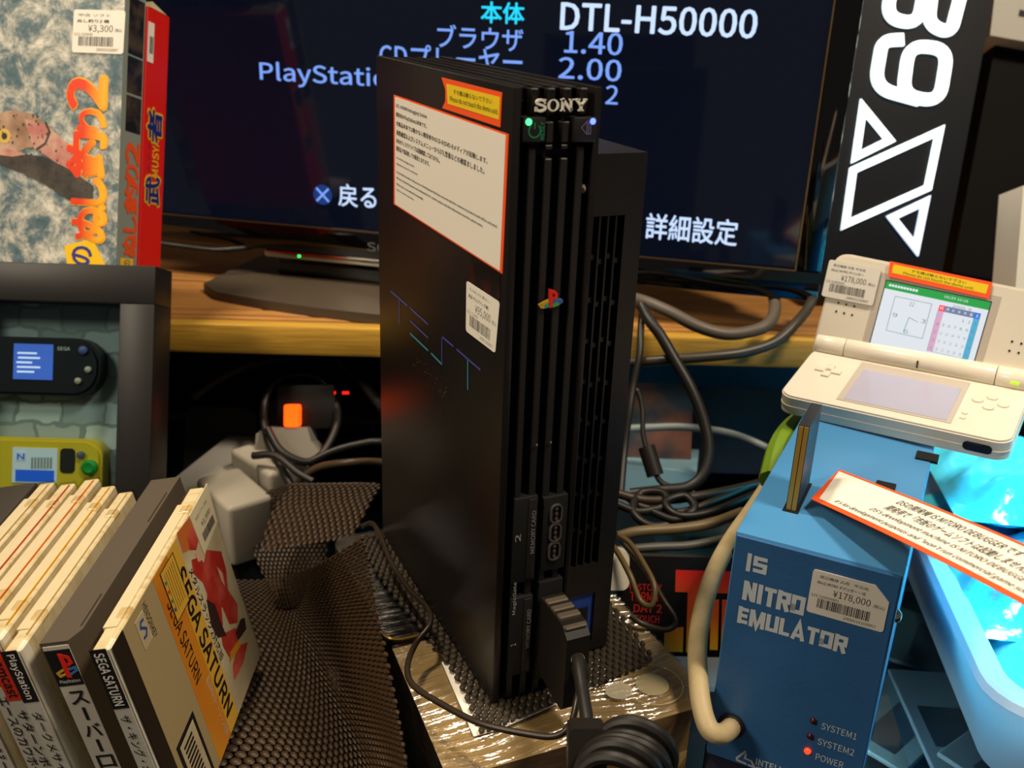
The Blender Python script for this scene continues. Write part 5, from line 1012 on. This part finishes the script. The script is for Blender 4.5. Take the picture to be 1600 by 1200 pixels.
# red title card behind the wrapped box
TC = ffp(1060, 960, .625, .03)
tcd = thing('title_card', TC, 'game case with a big red and yellow gradient letter, behind the wrapped box', 'game case')
mb = MB(TC); q = P2(TC, (965, 1078), (1150, 1082), (1146, 872), (968, 868)); mb.prism(q, -.012, 0); mb.build('case_body', mat('card_dark', '#151210', .25), tcd)
gm = bpy.data.materials.new('fire_gradient'); gm.use_nodes = True; nt = gm.node_tree; b_ = nt.nodes['Principled BSDF']; tcx = nt.nodes.new('ShaderNodeTexCoord'); sp_ = nt.nodes.new('ShaderNodeSeparateXYZ'); mr = nt.nodes.new('ShaderNodeMapRange'); rp = nt.nodes.new('ShaderNodeValToRGB')
y_a = uv(TC, 1060, 1018)[1]; y_b = uv(TC, 1060, 895)[1]; mr.inputs['From Min'].default_value = y_a; mr.inputs['From Max'].default_value = y_b
rp.color_ramp.elements[0].color = lin('#f0b41c'); rp.color_ramp.elements[1].color = lin('#c81c10'); x = rp.color_ramp.elements.new(.45); x.color = lin('#d85a18')
nt.links.new(tcx.outputs['Object'], sp_.inputs[0]); nt.links.new(sp_.outputs['Y'], mr.inputs['Value']); nt.links.new(mr.outputs[0], rp.inputs[0]); nt.links.new(rp.outputs[0], b_.inputs['Base Color'])
mb = MB(TC)
def tq(body, p0, p1, mi, bold=.02): a = uv(TC, *p0); b = uv(TC, *p1); mb.text(body, (a[0], a[1], b[0] - a[0], b[1] - a[1]), mi, .0004, bold=bold)
a = uv(TC, 1042, 1018); b = uv(TC, 1150, 893); xa, ya, xb, yb_ = a[0], a[1], b[0], b[1]; ww = (xb - xa)
mb.poly([(xa + .004, yb_), (xa + .004, yb_ - .014), (xa + .012, yb_ - .014), (xa + .012, ya), (xa + .024, ya), (xa + .024, yb_ - .014), (xb, yb_ - .014), (xb, yb_)][::-1], .0004, 0)
mb.poly([(xa - .002, ya), (xa + .010, ya), (xa + .010, ya + .016), (xa - .002, ya + .014)], .0004, 0)
for k in range(3): mb.box((xa + .027 + k * .007, ya + .002, .0003), (xa + .032 + k * .007, yb_ - .018, .0005), 0)
tq('HISTORY', (984, 922), (1034, 913), 1); tq('TERMIN', (984, 938), (1034, 926), 1); tq('DAY 2', (990, 956), (1034, 945), 1); tq('TOUCH', (992, 972), (1030, 962), 1)
a = uv(TC, 966, 1076); b = uv(TC, 1150, 1028); mb.box((a[0], a[1], .0002), (b[0], b[1], .0004), 2)
mb.build('cover_print', [gm, mat('print_red', '#b02018', .4), mat('print_grey_white', '#b8bcc4', .4)], tcd, flat=True)

# left under-shelf clutter: power strip with lit switch, adapters, loops
PS = frame(onz(365, 760, GZ), Vector((.62, .78, 0)), Vector((-.78, .62, 0)))
psd = thing('power_strip', PS, 'pale power strip lying on the counter under the shelf', 'power strip')
SW = ffp(455, 690, .80, .0)
mb = MB(PS); mb.box((-.09, -.022, 0), (.12, .022, .032), bev=.004); mb.build('housing', mat('strip_white', '#b9b4a8', .45), psd)
mb = MB(PS); mb.box((-.02, -.0225, .0325), (.06, -.0200, .0335)); mb.build('seam', dark, psd)
sw_ = thing('wall_plug', SW, 'cream plug with a glowing orange switch under the shelf', 'plug')
mb = MB(SW); mb.prism(P2(SW, (396, 725), (400, 678), (415, 668), (480, 668), (486, 690), (505, 712), (480, 730))[::1], -.03, 0); mb.build('housing', mat('plug_grey_white', '#8f887c', .5), sw_, flat=True)
mb = MB(SW); a = uv(SW, 444, 667); b = uv(SW, 466, 632); mb.prism(rrect(a[0], a[1], b[0], b[1], .002, 4), -.012, .001); mb.build('lit_switch', mat('switch_orange', '#ff5a10', .3, emit='#ff4a08', es=2.2), sw_)
mb = MB(SW); a = uv(SW, 425, 672); b = uv(SW, 520, 600); mb.box((a[0], a[1], -.05), (b[0], b[1], -.013), bev=.003); mb.build('socket_block', mat('block_black', '#0c0a09', .5), sw_)
mb = MB(SW); 
for px, py, w in ((519, 614, .0012), (536, 614, .0055)): x, y = uv(SW, px, py); mb.box((x - w / 2, y - .0012, -.013), (x + w / 2, y + .0012, -.0122))
mb.build('red_light', mat('led_red_bar', '#400000', .3, emit='#ff2010', es=1.4), sw_)
def adapter(px, py, dep, w, h, d, ang, label):
    c = onz(px, py, GZ); F = frame(c, Vector((math.cos(ang), math.sin(ang), 0)), Vector((-math.sin(ang), math.cos(ang), 0))); mb = MB(F); mb.box((-w / 2, -d / 2, 0), (w / 2, d / 2, h), bev=.004, seg=3); return tag(mb.build('power_adapter', mat('adapter_white', '#b3aa9a', .45), origin=F), label, 'power adapter', 'white adapters on the counter')
adapter(372, 850, .7, .036, .050, .06, .25, 'white power adapter just behind the right-hand disc case')
adapter(425, 800, .7, .036, .052, .06, .35, 'white power adapter beside the mat, right of its twin')
cord('loop_cable', [(455, 760, .76), (420, 690, .79), (412, 640, .81), (428, 600, .82), (470, 585, .83), (510, 600, .83), (528, 650, .81), (510, 700, .79), (480, 722, .78), (440, 705, .78), (418, 670, .79)], .0032, mat('cable_black'), 'black cord forming a round loop in front of the orange switch')
cord('loop_cable', [(395, 712, .77), (430, 712, .765), (465, 738, .755), (490, 752, .75)], .0030, mat('cable_black'), 'short black cord lying across the cream plug')
cord('brown_cable', [(690, 735, .80), (596, 722, .75), (550, 722, .735), (505, 728, .745), (478, 742, .755), (465, 760, .765), (460, 800, .78)], .0028, mat('cord_tan', '#4a3c2a', .4), 'tan cord arching over the folded mat toward the console')
cord('power_cable', [(690, 700, .82), (600, 690, .78), (560, 694, .775), (520, 705, .77), (488, 720, .765)], .0030, mat('cable_black'), 'black cord running left from the console under the shelf')
cord('power_cable', [(300, 620, .85), (345, 590, .86), (400, 566, .87), (450, 560, .88)], .0050, mat('cable_black'), 'thick black cord slanting under the left of the shelf')
cord('power_cable', [(530, 560, .86), (560, 590, .84), (600, 640, .81)], .0045, mat('cable_black'), 'black cord slanting down under the shelf beside the console')
mb = MB(ffp(345, 690, .87, .05)); mb.prism(rrect(-.032, -.045, .030, .030, .01, 5), -.03, 0); tag(mb.build('black_transformer', mat('block_black'), origin=ffp(345, 690, .87, .05)), 'black transformer block in the dark left of the orange switch', 'power adapter')
cord('shelf_cable', [(252, 381, .86), (290, 386, .86), (340, 391, .86), (390, 386, .87), (420, 380, .90)], .0022, mat('cable_black'), 'thin black cord lying on the shelf behind the red box')

# things lying inside the glass counter
R = random.Random(21)
for kz, (px, py, w, h, ang, c_, lb) in enumerate(((1450, 1010, .075, .11, .6, '#66757a', 'grey card in the counter below the paper sign'), (1395, 1130, .085, .06, .3, '#7a8a8c', 'pale leaflet in the counter right of the blue box'), (1500, 1130, .07, .10, -.5, '#8c98a2', 'pale blue card in the counter beside the white tray'), (1440, 900, .06, .08, .9, '#23282c', 'black cartridge in the counter behind the blue box'), (1560, 1190, .06, .05, .2, '#9aa4aa', 'light card in the counter under the white tray corner'), (1130, 850, .12, .05, -.4, '#5a6a70', 'grey sheet in the counter below the cable pile'))):
    c = onz(px, py, GZ - .0550 + .0042 * kz); F = frame(c, Vector((math.cos(ang), math.sin(ang), 0)), Vector((-math.sin(ang), math.cos(ang), 0))); mb = MB(F); mb.box((-w / 2, -h / 2, .0005), (w / 2, h / 2, .004), bev=.0008, seg=1); mb.box((-w * .38, -h * .3, .004), (w * .3, h * .1, .0042), 1)
    tag(mb.build('display_card', [mat('card_' + c_[1:], c_, .5), mat('card_print', '#39434a', .5)], origin=F), lb, 'card', 'cards inside the counter')
